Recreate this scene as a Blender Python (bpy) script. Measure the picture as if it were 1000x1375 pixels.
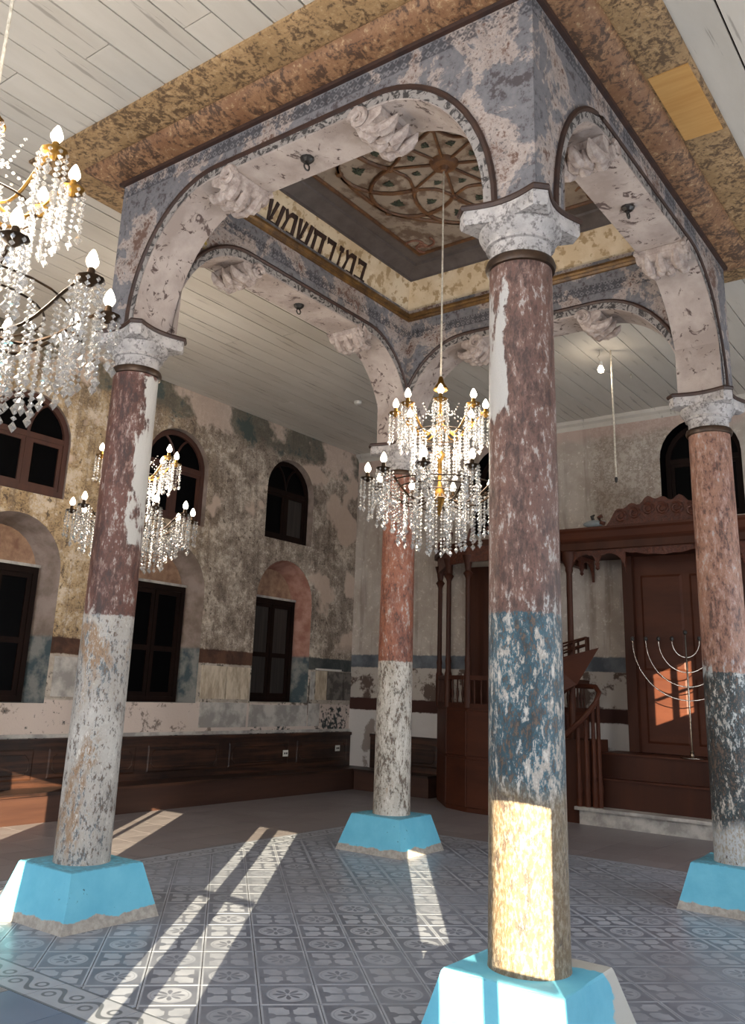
import bpy, math, random
from mathutils import Vector, Matrix
random.seed(7)
S = bpy.context.scene
for o in list(bpy.data.objects): bpy.data.objects.remove(o)
col = S.collection
PI = math.pi

# ------------------------------------------------------------------ camera
cd = bpy.data.cameras.new('camera'); cam = bpy.data.objects.new('camera', cd); col.objects.link(cam)
CAMP = Vector((-4.1146, -2.0167, 1.55)); PITCH, ROLL, YAW = 0.2687, 0.0395, 0.6506
fw = Vector((math.cos(YAW)*math.cos(PITCH), math.sin(YAW)*math.cos(PITCH), math.sin(PITCH)))
rt0 = fw.cross(Vector((0, 0, 1))).normalized(); up0 = rt0.cross(fw)
rt = rt0*math.cos(ROLL)+up0*math.sin(ROLL); up = up0*math.cos(ROLL)-rt0*math.sin(ROLL)
mw = Matrix((rt, up, -fw)).transposed().to_4x4(); mw.translation = CAMP
cam.matrix_world = mw
cd.sensor_width = 36; cd.lens = 1163.64*36/1375; cd.shift_x = 0.0141; cd.shift_y = -0.05998
cd.clip_start = 0.05
S.camera = cam
# ------------------------------------------------------------------ world, sun, fill lamps, exposure
S.view_settings.view_transform = 'Standard'; S.view_settings.look = 'None'
S.view_settings.gamma = 1.0; S.view_settings.use_curve_mapping = False
S.view_settings.exposure = 0.0
w = bpy.data.worlds.new('sky'); S.world = w; w.use_nodes = True
w.node_tree.nodes['Background'].inputs[0].default_value = (0.62, 0.75, 1.0, 1); w.node_tree.nodes['Background'].inputs[1].default_value = 1.0
SAZ = math.radians(35.2); SC, SS = math.cos(SAZ), math.sin(SAZ); ST = 0.22
sl = bpy.data.lights.new('sun', 'SUN'); sun = bpy.data.objects.new('sun', sl); col.objects.link(sun)
sl.energy = 30; sl.angle = math.radians(0.12); sl.color = (1.0, 0.84, 0.58)
sun.rotation_mode = 'QUATERNION'; sun.rotation_quaternion = Vector((SC, SS, -ST)).to_track_quat('-Z', 'Y')

def area(name, loc, d, sx, sy, e, c=(0.86, 0.93, 1.0)):
    l = bpy.data.lights.new(name, 'AREA'); l.shape = 'RECTANGLE'; l.size = sx; l.size_y = sy; l.energy = e; l.color = c
    o = bpy.data.objects.new(name, l); col.objects.link(o); o.location = loc
    o.rotation_mode = 'QUATERNION'; o.rotation_quaternion = Vector(d).to_track_quat('-Z', 'Y'); return o
XF, YR, XB, YL, ZC = -5.2, -4.2, 8.25, 7.36, 5.72     # room: front, right, back, left wall; ceiling
# added fill lamps, set in made-up windows on the walls behind the camera
for k, x in enumerate((-2.9, 2.6, 5.6)):
    area('fill_light', (x, YR+0.03, 2.6), (0, 1, 0.18), 1.2, 2.6, 190)
area('fill_light', (XF+0.03, -2.4, 3.9), (1, 0.1, 0.15), 1.3, 1.5, 150)
area('fill_light', (XF+0.03, 0.6, 3.9), (1, 0.1, 0.15), 1.3, 1.5, 150)
area('fill_light', (XF+0.03, 4.9, 2.9), (1, 0, 0.15), 1.3, 3.0, 270)

# ------------------------------------------------------------------ node helpers
def lin(h):
    h = h.lstrip('#'); v = [int(h[i:i+2], 16)/255 for i in (0, 2, 4)]
    return tuple(((c+0.055)/1.055)**2.4 if c > 0.04045 else c/12.92 for c in v)+(1.0,)
class X:
    def __init__(s, nt, sock): s.nt, s.s = nt, sock
    def m(s, op, b=None, c=None, r=False):
        n = s.nt.nodes.new('ShaderNodeMath'); n.operation = op
        for i, v in enumerate([s, b, c]):
            if v is None: continue
            if isinstance(v, X): s.nt.links.new(v.s, n.inputs[i])
            else: n.inputs[i].default_value = v
        if r: n.use_clamp = True
        return X(s.nt, n.outputs[0])
    def __add__(s, b): return s.m('ADD', b)
    def __sub__(s, b): return s.m('SUBTRACT', b)
    def __mul__(s, b): return s.m('MULTIPLY', b)
    def __truediv__(s, b): return s.m('DIVIDE', b)
    def __neg__(s): return s.m('MULTIPLY', -1)
    def __abs__(s): return s.m('ABSOLUTE')
    def mx(s, b): return s.m('MAXIMUM', b)
    def mn(s, b): return s.m('MINIMUM', b)
    def gt(s, a, soft=0.02):   # smooth step above a
        n = s.nt.nodes.new('ShaderNodeMapRange'); n.clamp = True
        s.nt.links.new(s.s, n.inputs[0]); n.inputs[1].default_value = a-soft; n.inputs[2].default_value = a+soft
        return X(s.nt, n.outputs[0])
    def lt(s, a, soft=0.02): return X(s.nt, (s*-1).gt(-a, soft).s)
    def band(s, a, b, soft=0.01): return s.gt(a, soft)*s.lt(b, soft)
class Mat:
    def __init__(s, name, rough=0.8, seed=0, metal=0):
        s.m = bpy.data.materials.new(name); s.m.use_nodes = True; s.nt = s.m.node_tree
        s.p = s.nt.nodes['Principled BSDF']; s.p.inputs['Roughness'].default_value = rough; s.p.inputs['Metallic'].default_value = metal
        tc = s.nt.nodes.new('ShaderNodeTexCoord'); s.obj = tc.outputs['Object']
        mp = s.nt.nodes.new('ShaderNodeMapping'); mp.inputs['Location'].default_value = (seed*3.17, seed*1.73, 0)
        s.nt.links.new(s.obj, mp.inputs[0]); s.vec = mp.outputs[0]
        sx = s.nt.nodes.new('ShaderNodeSeparateXYZ'); s.nt.links.new(s.obj, sx.inputs[0])
        s.x, s.y, s.z = [X(s.nt, sx.outputs[i]) for i in range(3)]
    def noise(s, scale=(1, 1, 1), sc=1.0, detail=6, rough=0.6, dist=0.0):
        mp = s.nt.nodes.new('ShaderNodeMapping'); mp.inputs['Scale'].default_value = scale; s.nt.links.new(s.vec, mp.inputs[0])
        n = s.nt.nodes.new('ShaderNodeTexNoise'); n.inputs['Scale'].default_value = sc; n.inputs['Detail'].default_value = detail
        n.inputs['Roughness'].default_value = rough; n.inputs['Distortion'].default_value = dist
        s.nt.links.new(mp.outputs[0], n.inputs[0]); return X(s.nt, n.outputs[0])
    def voro(s, sc, feature='F1', out='Distance', scale=(1, 1, 1)):
        mp = s.nt.nodes.new('ShaderNodeMapping'); mp.inputs['Scale'].default_value = scale; s.nt.links.new(s.vec, mp.inputs[0])
        n = s.nt.nodes.new('ShaderNodeTexVoronoi'); n.feature = feature; n.inputs['Scale'].default_value = sc
        s.nt.links.new(mp.outputs[0], n.inputs[0]); return X(s.nt, n.outputs[out])
    def wnoise(s, sc=1.0, detail=6, rough=0.6):
        g = s.nt.nodes.new('ShaderNodeNewGeometry'); n = s.nt.nodes.new('ShaderNodeTexNoise'); n.inputs['Scale'].default_value = sc; n.inputs['Detail'].default_value = detail; n.inputs['Roughness'].default_value = rough
        s.nt.links.new(g.outputs['Position'], n.inputs[0]); return X(s.nt, n.outputs[0])
    def rand(s):
        n = s.nt.nodes.new('ShaderNodeObjectInfo'); return X(s.nt, n.outputs['Random'])
    def col(s, c):
        if isinstance(c, str):
            n = s.nt.nodes.new('ShaderNodeRGB'); n.outputs[0].default_value = lin(c); return n.outputs[0]
        return c
    def mix(s, f, a, b, mode='MIX'):
        n = s.nt.nodes.new('ShaderNodeMix'); n.data_type = 'RGBA'; n.blend_type = mode
        if isinstance(f, X): s.nt.links.new(f.s, n.inputs[0])
        else: n.inputs[0].default_value = f
        s.nt.links.new(s.col(a), n.inputs[6]); s.nt.links.new(s.col(b), n.inputs[7]); return n.outputs[2]
    def out(s, c, bump=None, strength=0.4, dist=0.01, rough=None):
        s.nt.links.new(s.col(c), s.p.inputs['Base Color'])
        if rough is not None: s.nt.links.new(rough.s, s.p.inputs['Roughness'])
        if bump is not None:
            b = s.nt.nodes.new('ShaderNodeBump'); b.inputs['Strength'].default_value = strength; b.inputs['Distance'].default_value = dist
            s.nt.links.new(bump.s, b.inputs['Height']); s.nt.links.new(b.outputs[0], s.p.inputs['Normal'])
        return s.m
def simple(name, a, b, sc=6, rough=0.6, scale=(1, 1, 1), metal=0, st=0.25, d=0.004, thr=0.5, soft=0.15, seed=0, rnd=0.0):
    M = Mat(name, rough, seed, metal); n = M.noise(scale, sc, 6, 0.62)
    c = M.mix(n.gt(thr, soft), a, b)
    if rnd: c = M.mix((M.rand()*rnd), c, '#000000')
    return M.out(c, n, st, d)

# ------------------------------------------------------------------ mesh helpers
class MB:
    def __init__(s): s.v = []; s.f = []
    def add(s, vs, fs):
        k = len(s.v); s.v += [tuple(v) for v in vs]; s.f += [[k+i for i in f] for f in fs]; return s
    def box(s, x0, x1, y0, y1, z0, z1):
        return s.add([(x0, y0, z0), (x1, y0, z0), (x1, y1, z0), (x0, y1, z0), (x0, y0, z1), (x1, y0, z1), (x1, y1, z1), (x0, y1, z1)],
                     [(0, 3, 2, 1), (4, 5, 6, 7), (0, 1, 5, 4), (1, 2, 6, 5), (2, 3, 7, 6), (3, 0, 4, 7)])
    def frus(s, loops):          # stack of equal-length loops, capped
        n = len(loops[0]); vs = [p for l in loops for p in l]; fs = []
        for k in range(len(loops)-1):
            for i in range(n):
                j = (i+1) % n; fs.append((k*n+i, k*n+j, (k+1)*n+j, (k+1)*n+i))
        fs.append(tuple(range(n-1, -1, -1))); fs.append(tuple((len(loops)-1)*n+i for i in range(n)))
        return s.add(vs, fs)
    def lathe(s, prof, seg=24, c=(0, 0, 0)):
        return s.frus([[(c[0]+r*math.cos(2*PI*i/seg), c[1]+r*math.sin(2*PI*i/seg), c[2]+z) for i in range(seg)] for r, z in prof])
    def tube(s, pts, r, seg=6):
        pts = [Vector(p) for p in pts]; n = len(pts); loops = []; ref = None
        for i, p in enumerate(pts):
            t = (pts[min(i+1, n-1)]-pts[max(i-1, 0)]).normalized()
            if ref is None or abs(t.dot(ref)) > 0.98: ref = Vector((0, 0, 1)) if abs(t.z) < 0.9 else Vector((1, 0, 0))
            a = t.cross(ref).normalized(); b = t.cross(a); ref = b.copy()*-1 if False else ref
            rr = r[i] if isinstance(r, (list, tuple)) else r
            loops.append([tuple(p+(a*math.cos(2*PI*k/seg)+b*math.sin(2*PI*k/seg))*rr) for k in range(seg)])
        return s.frus(loops)
    def prism(s, poly, f0, f1):   # poly of 2D pts, mapped by f0/f1 to two 3D caps
        n = len(poly); return s.add([f0(*p) for p in poly]+[f1(*p) for p in poly],
            [tuple(range(n-1, -1, -1)), tuple(n+i for i in range(n))]+[(i, (i+1) % n, n+(i+1) % n, n+i) for i in range(n)])
    def strip(s, A, B):           # ribbon between two equal-length polylines
        n = len(A); return s.add(list(A)+list(B), [(i, i+1, n+i+1, n+i) for i in range(n-1)])
    def build(s, name, mat, parent=None, smooth=False, loc=None, rotz=0):
        me = bpy.data.meshes.new(name); me.from_pydata(s.v, [], s.f); me.update()
        import bmesh
        bm = bmesh.new(); bm.from_mesh(me); bmesh.ops.recalc_face_normals(bm, faces=bm.faces); bm.to_mesh(me); bm.free()
        me.materials.append(mat)
        if smooth:
            me.polygons.foreach_set('use_smooth', [True]*len(me.polygons))
            try: me.set_sharp_from_angle(angle=math.radians(38))
            except Exception: pass
        o = bpy.data.objects.new(name, me); col.objects.link(o)
        if parent: o.parent = parent
        if loc: o.location = loc
        o.rotation_euler.z = rotz
        return o
def empty(name, loc=(0, 0, 0), rotz=0, parent=None):
    o = bpy.data.objects.new(name, None); o.empty_display_size = 0.1; col.objects.link(o); o.location = loc; o.rotation_euler.z = rotz
    if parent: o.parent = parent
    return o
def tag(o, label, cat, group=None):
    o['label'] = label; o['category'] = cat; o['kind'] = 'thing'
    if group: o['group'] = group
    return o
def struct(o, label=None):
    o['kind'] = 'structure'
    if label: o['label'] = label
    return o
def inst(o, parent, loc=None, rotz=None):
    c = o.copy(); col.objects.link(c); c.parent = parent
    if loc is not None: c.location = loc
    if rotz is not None: c.rotation_euler.z = rotz
    return c
def copy_tree(o, parent=None):
    c = o.copy(); col.objects.link(c); c.parent = parent
    for ch in list(o.children): copy_tree(ch, c)
    return c

# ------------------------------------------------------------------ materials
def plaster_left():
    M = Mat('plaster_left', 0.92)
    big = M.noise((1, 1, 1), 0.9, 5); mid = M.noise((1, 1, 1), 3.2, 8, 0.7, 0.3); fine = M.noise((1, 1, 1), 16, 8, 0.7); streak = M.noise((9, 9, 0.5), 1.0, 6, 0.65)
    c = M.mix(mid.gt(0.5, 0.12), '#877a6e', '#a8998a')
    lamp_warm = (M.x*-1+big*3).gt(-2.2, 1.4)  # yellower towards the left: chandelier light put into the plaster colour
    c = M.mix(lamp_warm*0.6, c, M.mix(mid.gt(0.52, 0.1), '#b0905f', '#cbb083'))
    g = M.noise(sc=42, detail=6, rough=0.7)
    c = M.mix((streak*0.6+fine*0.4).gt(0.52, 0.05)*0.65, c, '#64554a')
    c = M.mix((mid*0.4+fine*0.3+g*0.3).gt(0.53, 0.02)*0.65, c, '#c6baac')
    c = M.mix((mid*0.35+fine*0.3+g*0.35).lt(0.455, 0.015)*0.7, c, '#53463d')
    c = M.mix((fine*0.5+mid*0.5).gt(0.58, 0.03)*0.8, c, '#cfc0ae')
    c = M.mix((fine*0.6+streak*0.4).lt(0.41, 0.02)*0.8, c, '#4c4038')
    pal = (M.noise((1, 1, 1), 1.1, 4, 0.5)+M.x.gt(7.0, 0.5)*0.12).gt(0.64, 0.015)*M.z.gt(2.2, 0.1)
    c = M.mix(pal*0.9, c, '#c2ac9c')
    top = (M.z+mid*0.9).gt(5.72, 0.05)
    c = M.mix(top*0.75, c, M.mix(big.gt(0.5, 0.03), '#c8b3a4', '#57544a'))
    teal = M.z.gt(5.2, 0.1)*(big*0.5+mid*0.5).gt(0.57, 0.02)
    c = M.mix(teal*0.9, c, '#3f4b47')
    wob = M.z+(fine-0.5)*0.05
    c = M.mix(wob.band(1.83, 2.03), c, M.mix(M.x.gt(7.0, 0.05), M.mix(mid.gt(0.5, 0.1), '#402a20', '#5e4030'), M.mix(mid.gt(0.5, 0.1), '#33393a', '#505250')))
    c = M.mix(wob.lt(1.83, 0.008), c, M.mix(mid.gt(0.5, 0.1), '#9b9084', '#bdb2a6'))
    c = M.mix(wob.lt(1.83, 0.01)*(mid*0.6+fine*0.4).gt(0.55, 0.02), c, '#565049')
    c = M.mix(wob.lt(1.29, 0.01), c, M.mix((mid*0.7+fine*0.3).gt(0.57, 0.02), '#c6b7ae', '#7d7068'))
    c = M.mix(wob.lt(1.29, 0.01)*(big*0.5+fine*0.5).gt(0.57, 0.015), c, '#33393b')
    return M.out(c, fine*0.6+mid, 0.6, 0.02)
def plaster_back():
    M = Mat('plaster_back', 0.92, 3)
    mid = M.noise((1, 1, 1), 2.2, 8, 0.65); fine = M.noise((1, 1, 1), 15, 8, 0.7); streak = M.noise((7, 7, 0.6), 1.0, 6, 0.65)
    c = M.mix(mid.gt(0.5, 0.14), '#a3968b', '#b8aea4')
    c = M.mix((M.y.lt(2.9, 0.05)*M.y.gt(1.5, 0.2)*M.z.gt(4.0, 0.3)*fine.gt(0.5, 0.04))*0.6, c, '#77665a')
    c = M.mix(fine.gt(0.6, 0.03)*0.6, c, '#d4cbc0')
    c = M.mix(streak.gt(0.6, 0.06)*0.5, c, '#7c6d63')
    pink = (M.z+mid*0.7).gt(5.72, 0.08)
    c = M.mix(pink*0.6, c, '#b59a8f')
    wob = M.z+(fine-0.5)*0.05
    c = M.mix(wob.band(1.92, 2.13), c, M.mix(mid.gt(0.5, 0.1), '#4c5157', '#6d7177'))
    c = M.mix(wob.lt(1.92, 0.008), c, M.mix((mid+fine*0.3).gt(0.68, 0.03), '#b0a79e', '#5a4b42'))
    c = M.mix(wob.band(1.22, 1.42), c, '#3a1f18')
    c = M.mix(wob.lt(1.22, 0.01), c, M.mix(mid.gt(0.58, 0.02), '#c2bcb8', '#8c8079'))
    return M.out(c, fine*0.6+mid, 0.5, 0.015)
m_left, m_back = plaster_left(), plaster_back()
m_plain = simple('plain_plaster', '#c6b9a8', '#b3a594', 2)
m_reveal = (lambda M: M.out(M.mix(M.z.lt(2.03, 0.02), M.mix((M.noise(sc=3, detail=8)).gt(0.5, 0.1), '#75655a', '#93837a'), M.mix(M.noise(sc=4, detail=8).gt(0.5, 0.08), '#3d4a4e', '#7c7a75')), M.noise(sc=12, detail=8), 0.6, 0.02))(Mat('niche_plaster', 0.9, 5))
m_tymp = simple('tympanum_plaster', '#7c5c4b', '#a3846c', 7, 0.9, st=0.6, d=0.02)
m_reveal_pink = (lambda M: M.out(M.mix(M.z.lt(2.03, 0.02), M.mix((M.noise(sc=4, detail=8)).gt(0.5, 0.1), '#8b5f50', '#a98072'), M.mix(M.noise(sc=4, detail=8).gt(0.5, 0.08), '#3d4a4e', '#7c7a75')), M.noise(sc=12, detail=8), 0.6, 0.02))(Mat('pink_niche_plaster', 0.9, 5))
m_dark_wood = simple('dark_window_wood', '#150c09', '#1f120e', 5, 0.6, (1, 1, 0.2))
m_dark_wood.node_tree.nodes['Principled BSDF'].inputs['Specular IOR Level'].default_value = 0.1
m_brown_frame = simple('brown_window_wood', '#39201a', '#4a2a1e', 5, 0.55, (1, 1, 0.2))
m_pane = simple('dark_window_glass', '#040405', '#070708', 3, 0.35, st=0.02); m_pane.node_tree.nodes['Principled BSDF'].inputs['Specular IOR Level'].default_value = 0.05
m_curtain = simple('curtained_glass', '#1a1614', '#332d2a', 4, 0.5, (8, 8, 0.3), st=0.05)
m_fill_pane = simple('milky_fill_pane', '#dfe4e8', '#cfd6dc', 2, 0.3)
m_red_wood = simple('red_brown_wood', '#34190f', '#442315', 4, 0.55, (1, 1, 0.15), st=0.12, d=0.003)
m_red_wood_lit = simple('lit_red_brown_wood', '#3e1e12', '#4f2919', 4, 0.55, (1, 0.2, 1), st=0.12, d=0.003)  # lighter copy of the red-brown wood, its lit tone put in the colour
for _m in (m_red_wood, m_red_wood_lit): _m.node_tree.nodes['Principled BSDF'].inputs['Specular IOR Level'].default_value = 0.25
m_carved = simple('carved_red_wood', '#3f1d12', '#5c2e1c', 22, 0.5, st=0.9, d=0.02)
m_bench = (lambda M: M.out(M.mix(M.noise((0.3, 1, 6), 3, 8).gt(0.55, 0.1), M.mix(M.noise(sc=7).gt(0.5, 0.1), '#1f120d', '#2d1b13'), '#4a2e20'), M.noise((0.3, 1, 5), 8), 0.4, 0.006))(Mat('bench_wood', 0.45, 2))
m_bench_r = simple('bench_riser_wood', '#38221a', '#462d22', 3, 0.5, (0.2, 1, 3))
m_cement = simple('bare_cement', '#a9a39c', '#8f8982', 7, 0.9, st=0.5)
m_marble = simple('worn_marble', '#b9b4ae', '#8f8a86', 4, 0.5, st=0.2, soft=0.08)
m_marble_dark = simple('dark_veined_marble', '#4c4743', '#77706a', 6, 0.45, st=0.3, soft=0.06)
m_marble_cream = simple('cream_veined_marble', '#cbbda9', '#a3937f', 5, 0.45, (2, 2, 0.7), soft=0.1)
m_brass = simple('brass', '#a8803c', '#6f5026', 8, 0.35, metal=0.9)
m_bronze = simple('dark_bronze', '#2a2018', '#4a3826', 8, 0.4, metal=0.8)
m_silver = simple('polished_silver', '#a39a90', '#7f766c', 4, 0.22, metal=1.0)
m_black = simple('black_metal', '#14110f', '#221c18', 6, 0.45)
m_white = simple('white_plastic', '#dedbd4', '#cfcac2', 4, 0.5)
m_cord = simple('pale_cord', '#d6cdbd', '#a89c8a', 30, 0.6)
def blue_paint():
    M = Mat('blue_pedestal_paint', 0.62); n = M.noise(sc=5, detail=8); f = M.noise(sc=26, detail=6)
    c = M.mix(n.gt(0.5, 0.2), '#58abca', '#6cbbd6')
    c = M.mix((f*0.7+n*0.3).gt(0.66, 0.015), c, '#2f5f74')
    c = M.mix((M.z+(n-0.5)*0.12).lt(0.065, 0.004), c, M.mix(f.gt(0.5, 0.1), '#aaa49d', '#938d86'))
    c = M.mix(M.z.gt(0.333, 0.003)*(n*0.5+f*0.5).gt(0.46, 0.05)*0.7, c, '#4f7f93')
    return M.out(c, n+f*0.4, 0.5, 0.01)
m_blue = blue_paint()
def blue_paint_worn():
    M = Mat('blue_pedestal_paint_worn', 0.62, 4); n = M.noise(sc=5, detail=8); f = M.noise(sc=26, detail=6)
    c = M.mix(n.gt(0.5, 0.2), '#58abca', '#6cbbd6')
    c = M.mix((f*0.7+n*0.3).gt(0.66, 0.015), c, '#b79b7a')
    bare = (M.x+(n-0.5)*0.35).gt(0.17, 0.01)
    c = M.mix(bare, c, '#b4b3ae')
    return M.out(c, n+f*0.4, 0.5, 0.01)
m_blue_worn = blue_paint_worn()
def column_mat(name, seed, up, lo, fl_up, fl_lo, flake, zs=1.95, bottom=None, gold=0.0, wpatch=None, up2=None):
    M = Mat(name, 0.36, seed)
    n = M.noise((1, 1, 0.45), 5, 9, 0.68, 0.6); f = M.noise((1, 1, 0.4), 24, 9, 0.74); big = M.noise((1, 1, 0.5), 2.2, 6, 0.6, 0.4); g = M.noise((1, 1, 0.5), 60, 6, 0.7)
    ch = f*0.5+g*0.3+n*0.2; cn = f*0.42+n*0.28+g*0.30
    c = M.mix(n.gt(0.5, 0.1), up[0], up[1])
    c = M.mix(f.gt(0.55, 0.04)*0.55, c, up2 or '#94756a')
    c = M.mix(cn.lt(0.46, 0.02)*0.75, c, '#3a2a29')
    c = M.mix(cn.gt(fl_up, 0.012), c, flake)
    c = M.mix(ch.gt(0.555, 0.02)*0.7, c, '#a3958f')
    if wpatch:   # broad vertical patches where the paint is gone
        z0, z1, ax, sgn = wpatch
        side = (M.x*math.cos(ax)+M.y*math.sin(ax)+(n-0.5)*0.16+(f-0.5)*0.05).gt(0.138, 0.003)
        c = M.mix(side*(M.z+(n-0.5)*0.5).band(z0, z1, 0.01)*(big+f*0.4).gt(0.64, 0.02), c, flake)
    wob = M.z+(f-0.5)*0.10
    l = M.mix(n.gt(0.52, 0.08), lo[0], lo[1])
    l = M.mix(cn.gt(fl_lo, 0.010), l, M.mix(big.gt(0.5, 0.05), flake, '#a9a198'))
    if gold: l = M.mix((big+n*0.3).gt(0.76-gold, 0.03)*(f.gt(0.47, 0.03))*0.85, l, '#8d6c4a')
    l = M.mix(ch.lt(0.465, 0.015)*0.85, l, M.mix(big.gt(0.52, 0.04), '#3b3431', lo[2] if len(lo) > 2 else '#3b3431'))
    l = M.mix((cn*0.6+g*0.4).lt(0.452, 0.012)*0.8, l, '#6d5a4c')
    l = M.mix(ch.gt(0.575, 0.012)*0.8, l, '#d6d2cc')
    if bottom: l = M.mix((wob+(n-0.5)*0.4).lt(bottom[0], 0.05)*cn.gt(bottom[2], 0.02), l, M.mix(g.gt(0.53, 0.06), bottom[1], '#9d9282'))
    c = M.mix(wob.lt(zs, 0.004), c, l)
    c = M.mix((M.z+(n-0.5)*0.35).band(zs-0.05, zs+0.06, 0.02)*(f*0.5+big*0.5).gt(0.56, 0.02), c, flake)
    return M.out(c, f+n*0.6+g*0.3, 0.9, 0.012)
mc_A = column_mat('column_paint_teal', 1, ('#5a413a', '#735349'), ('#274654', '#3b6475'), 0.553, 0.525, '#b5b2af', 1.95, (1.12, '#77664e', 0.46), wpatch=(3.0, 3.75, 2.5, 1))
mc_B = column_mat('column_paint_white', 6, ('#4a2b25', '#6a443a'), ('#aaa5a0', '#c0bcb7', '#4f6470'), 0.566, 0.515, '#c3bfba', 2.0, None, 0.02, wpatch=(2.5, 3.85, -1.2, 1))
mc_C = column_mat('column_paint_pale', 11, ('#7a4634', '#9a6048'), ('#b0aaa0', '#c8c2b8', '#5a5a55'), 0.56, 0.515, '#cac4bc', 1.85, None, 0.05)
mc_D = column_mat('column_paint_dark', 16, ('#80594a', '#9c7461'), ('#1f2a2e', '#2f444c'), 0.57, 0.528, '#a9b0b2', 1.80, (0.62, '#b9bdc0', 0.42), up2='#b9968a')
m_cap = (lambda M: M.out(M.mix((M.noise(sc=34, detail=8, rough=0.7)*0.7+M.noise(sc=8)*0.3).gt(0.535, 0.04)*0.85, M.mix(M.noise(sc=9, detail=8).gt(0.5, 0.12), '#9a9593', '#b8b1ae'), '#5f5a59'), M.noise(sc=20, detail=8), 0.8, 0.012))(Mat('capital_plaster', 0.8, 2))
m_cap_gold = simple('gilded_ring', '#4a3626', '#2a1e18', 9, 0.4, metal=0.4)
m_rim = simple('dark_rim_paint', '#2b1c19', '#40291f', 9, 0.55)
def spandrel():
    M = Mat('spandrel_paint', 0.85, 8); n = M.noise(sc=2.1, detail=9, rough=0.66, dist=0.4); f = M.noise(sc=15, detail=8, rough=0.7); b = M.noise(sc=0.9, detail=4)
    g = M.noise(sc=34, detail=7, rough=0.7)
    c = M.mix(f.gt(0.5, 0.15), '#626064', '#787578')
    c = M.mix(n.gt(0.51, 0.012), c, M.mix(f.gt(0.5, 0.12), '#8f827c', '#a99c95'))
    c = M.mix((n*0.55+f*0.25+g*0.2).gt(0.56, 0.02), c, '#644c42')
    c = M.mix((g*0.6+f*0.4).lt(0.43, 0.02)*0.75, c, '#4a4344')
    c = M.mix((b*0.5+n*0.5).gt(0.62, 0.008), c, '#9a8434')
    c = M.mix((n*0.5+f*0.5).lt(0.42, 0.02), c, '#4b4446')
    q = (M.x+M.y)*16.0
    fx = q.m('FRACT'); fz = ((M.z-5.45)*16.0).m('FRACT')
    cell = (abs(fx-0.5)+abs(fz-0.5)).gt(0.42, 0.05)
    dot = abs(fx-0.5).mx(abs(fz-0.5)).lt(0.14, 0.03)
    c = M.mix(M.z.band(5.45, 5.555, 0.004)*cell.mx(dot)*(f*0.5+n*0.5).lt(0.53, 0.03)*0.75, c, '#333237')
    return M.out(c, n+f*0.4, 0.5, 0.012)
m_span = spandrel()
m_archiv = (lambda M: M.out(M.mix((M.noise(sc=9, detail=6, dist=2.5)).gt(0.52, 0.04), '#8f8884', '#3c3837'), M.noise(sc=18, detail=8), 0.6, 0.01))(Mat('archivolt_paint', 0.85))
m_soffit = (lambda M: M.out(M.mix(M.noise((2, 2, 2), 4, 8, 0.65, 1.5).gt(0.6, 0.03), M.mix(M.noise(sc=3, detail=8).gt(0.5, 0.12), '#94867f', '#afa29b'), '#544541'), M.noise(sc=16, detail=8), 0.6, 0.015))(Mat('soffit_plaster', 0.85))
m_bracket = simple('bracket_plaster', '#b9aba3', '#8d7d76', 14, 0.85, st=1.0, d=0.02)
def cornice_mat(seed, a, b, d, sc=7):
    M = Mat('cornice_paint', 0.6, seed); n = M.noise(sc=2.5, detail=9, rough=0.68); f = M.noise(sc=sc, detail=9, rough=0.7, dist=1.0)
    c = M.mix(n.gt(0.5, 0.12), a, b)
    g = M.noise(sc=34, detail=6, rough=0.7)
    c = M.mix((f*0.45+n*0.25+g*0.3).gt(0.52, 0.025)*0.85, c, d)
    c = M.mix((f*0.5+g*0.5).lt(0.42, 0.03)*0.6, c, '#bfa37c')
    return M.out(c, f+n, 0.6, 0.012)
m_corn_roll = cornice_mat(1, '#7d573b', '#967050', '#3a281e', 9)
m_corn_board = cornice_mat(2, '#937550', '#ab8a62', '#4a3625', 12)
m_plywood = simple('new_unpainted_wood', '#c99a5c', '#b98749', 3, 0.55, (4, 0.4, 1), st=0.05)
m_gold_mold = simple('gilt_moulding', '#7a5a30', '#4a3420', 8, 0.4, metal=0.3)
m_frieze = (lambda M: M.out(M.mix((M.noise(sc=9, detail=9)).gt(0.56, 0.03), M.mix(M.noise(sc=3).gt(0.5, 0.1), '#cbb595', '#dccbb0'), '#a98f6c'), M.noise(sc=20, detail=8), 0.8, 0.01))(Mat('cream_frieze', 0.8))
m_frame_dk = simple('dark_coffer_frame', '#4a4240', '#5e5552', 5, 0.6)
m_coffer = (lambda M: M.out(M.mix((M.noise(sc=6, detail=8)).gt(0.55, 0.05), M.mix(M.noise(sc=2).gt(0.5, 0.1), '#98897a', '#86786b'), '#655244'), M.noise(sc=14), 0.4, 0.01))(Mat('coffer_paint', 0.8))
m_rib = simple('gilt_brown_rib', '#6e4a2a', '#4a3020', 10, 0.5)
m_leaf = simple('dark_painted_leaf', '#232820', '#39402e', 12, 0.7)
m_flower = simple('faded_red_flower', '#6e4638', '#8a6452', 12, 0.7)
m_letter = simple('black_brown_letter', '#241510', '#3a2218', 9, 0.6)
def plank_mat():
    M = Mat('painted_ceiling_plank', 0.6); n = M.noise((0.25, 1, 1), 3.5, 8, 0.65); f = M.noise((0.15, 2.5, 1), 6, 6, 0.6)
    c = M.mix(n.gt(0.5, 0.2), '#cbc4ba', '#bdb5aa')
    c = M.mix(f.gt(0.63, 0.02)*0.5, c, '#6b645c')
    c = M.mix(M.rand()*0.16, c, '#6e665d')
    return M.out(c, n+f*0.5, 0.2, 0.004)
m_plank = plank_mat()
m_gap = simple('dark_gap', '#2a2622', '#1c1916', 5, 0.9)
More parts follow.
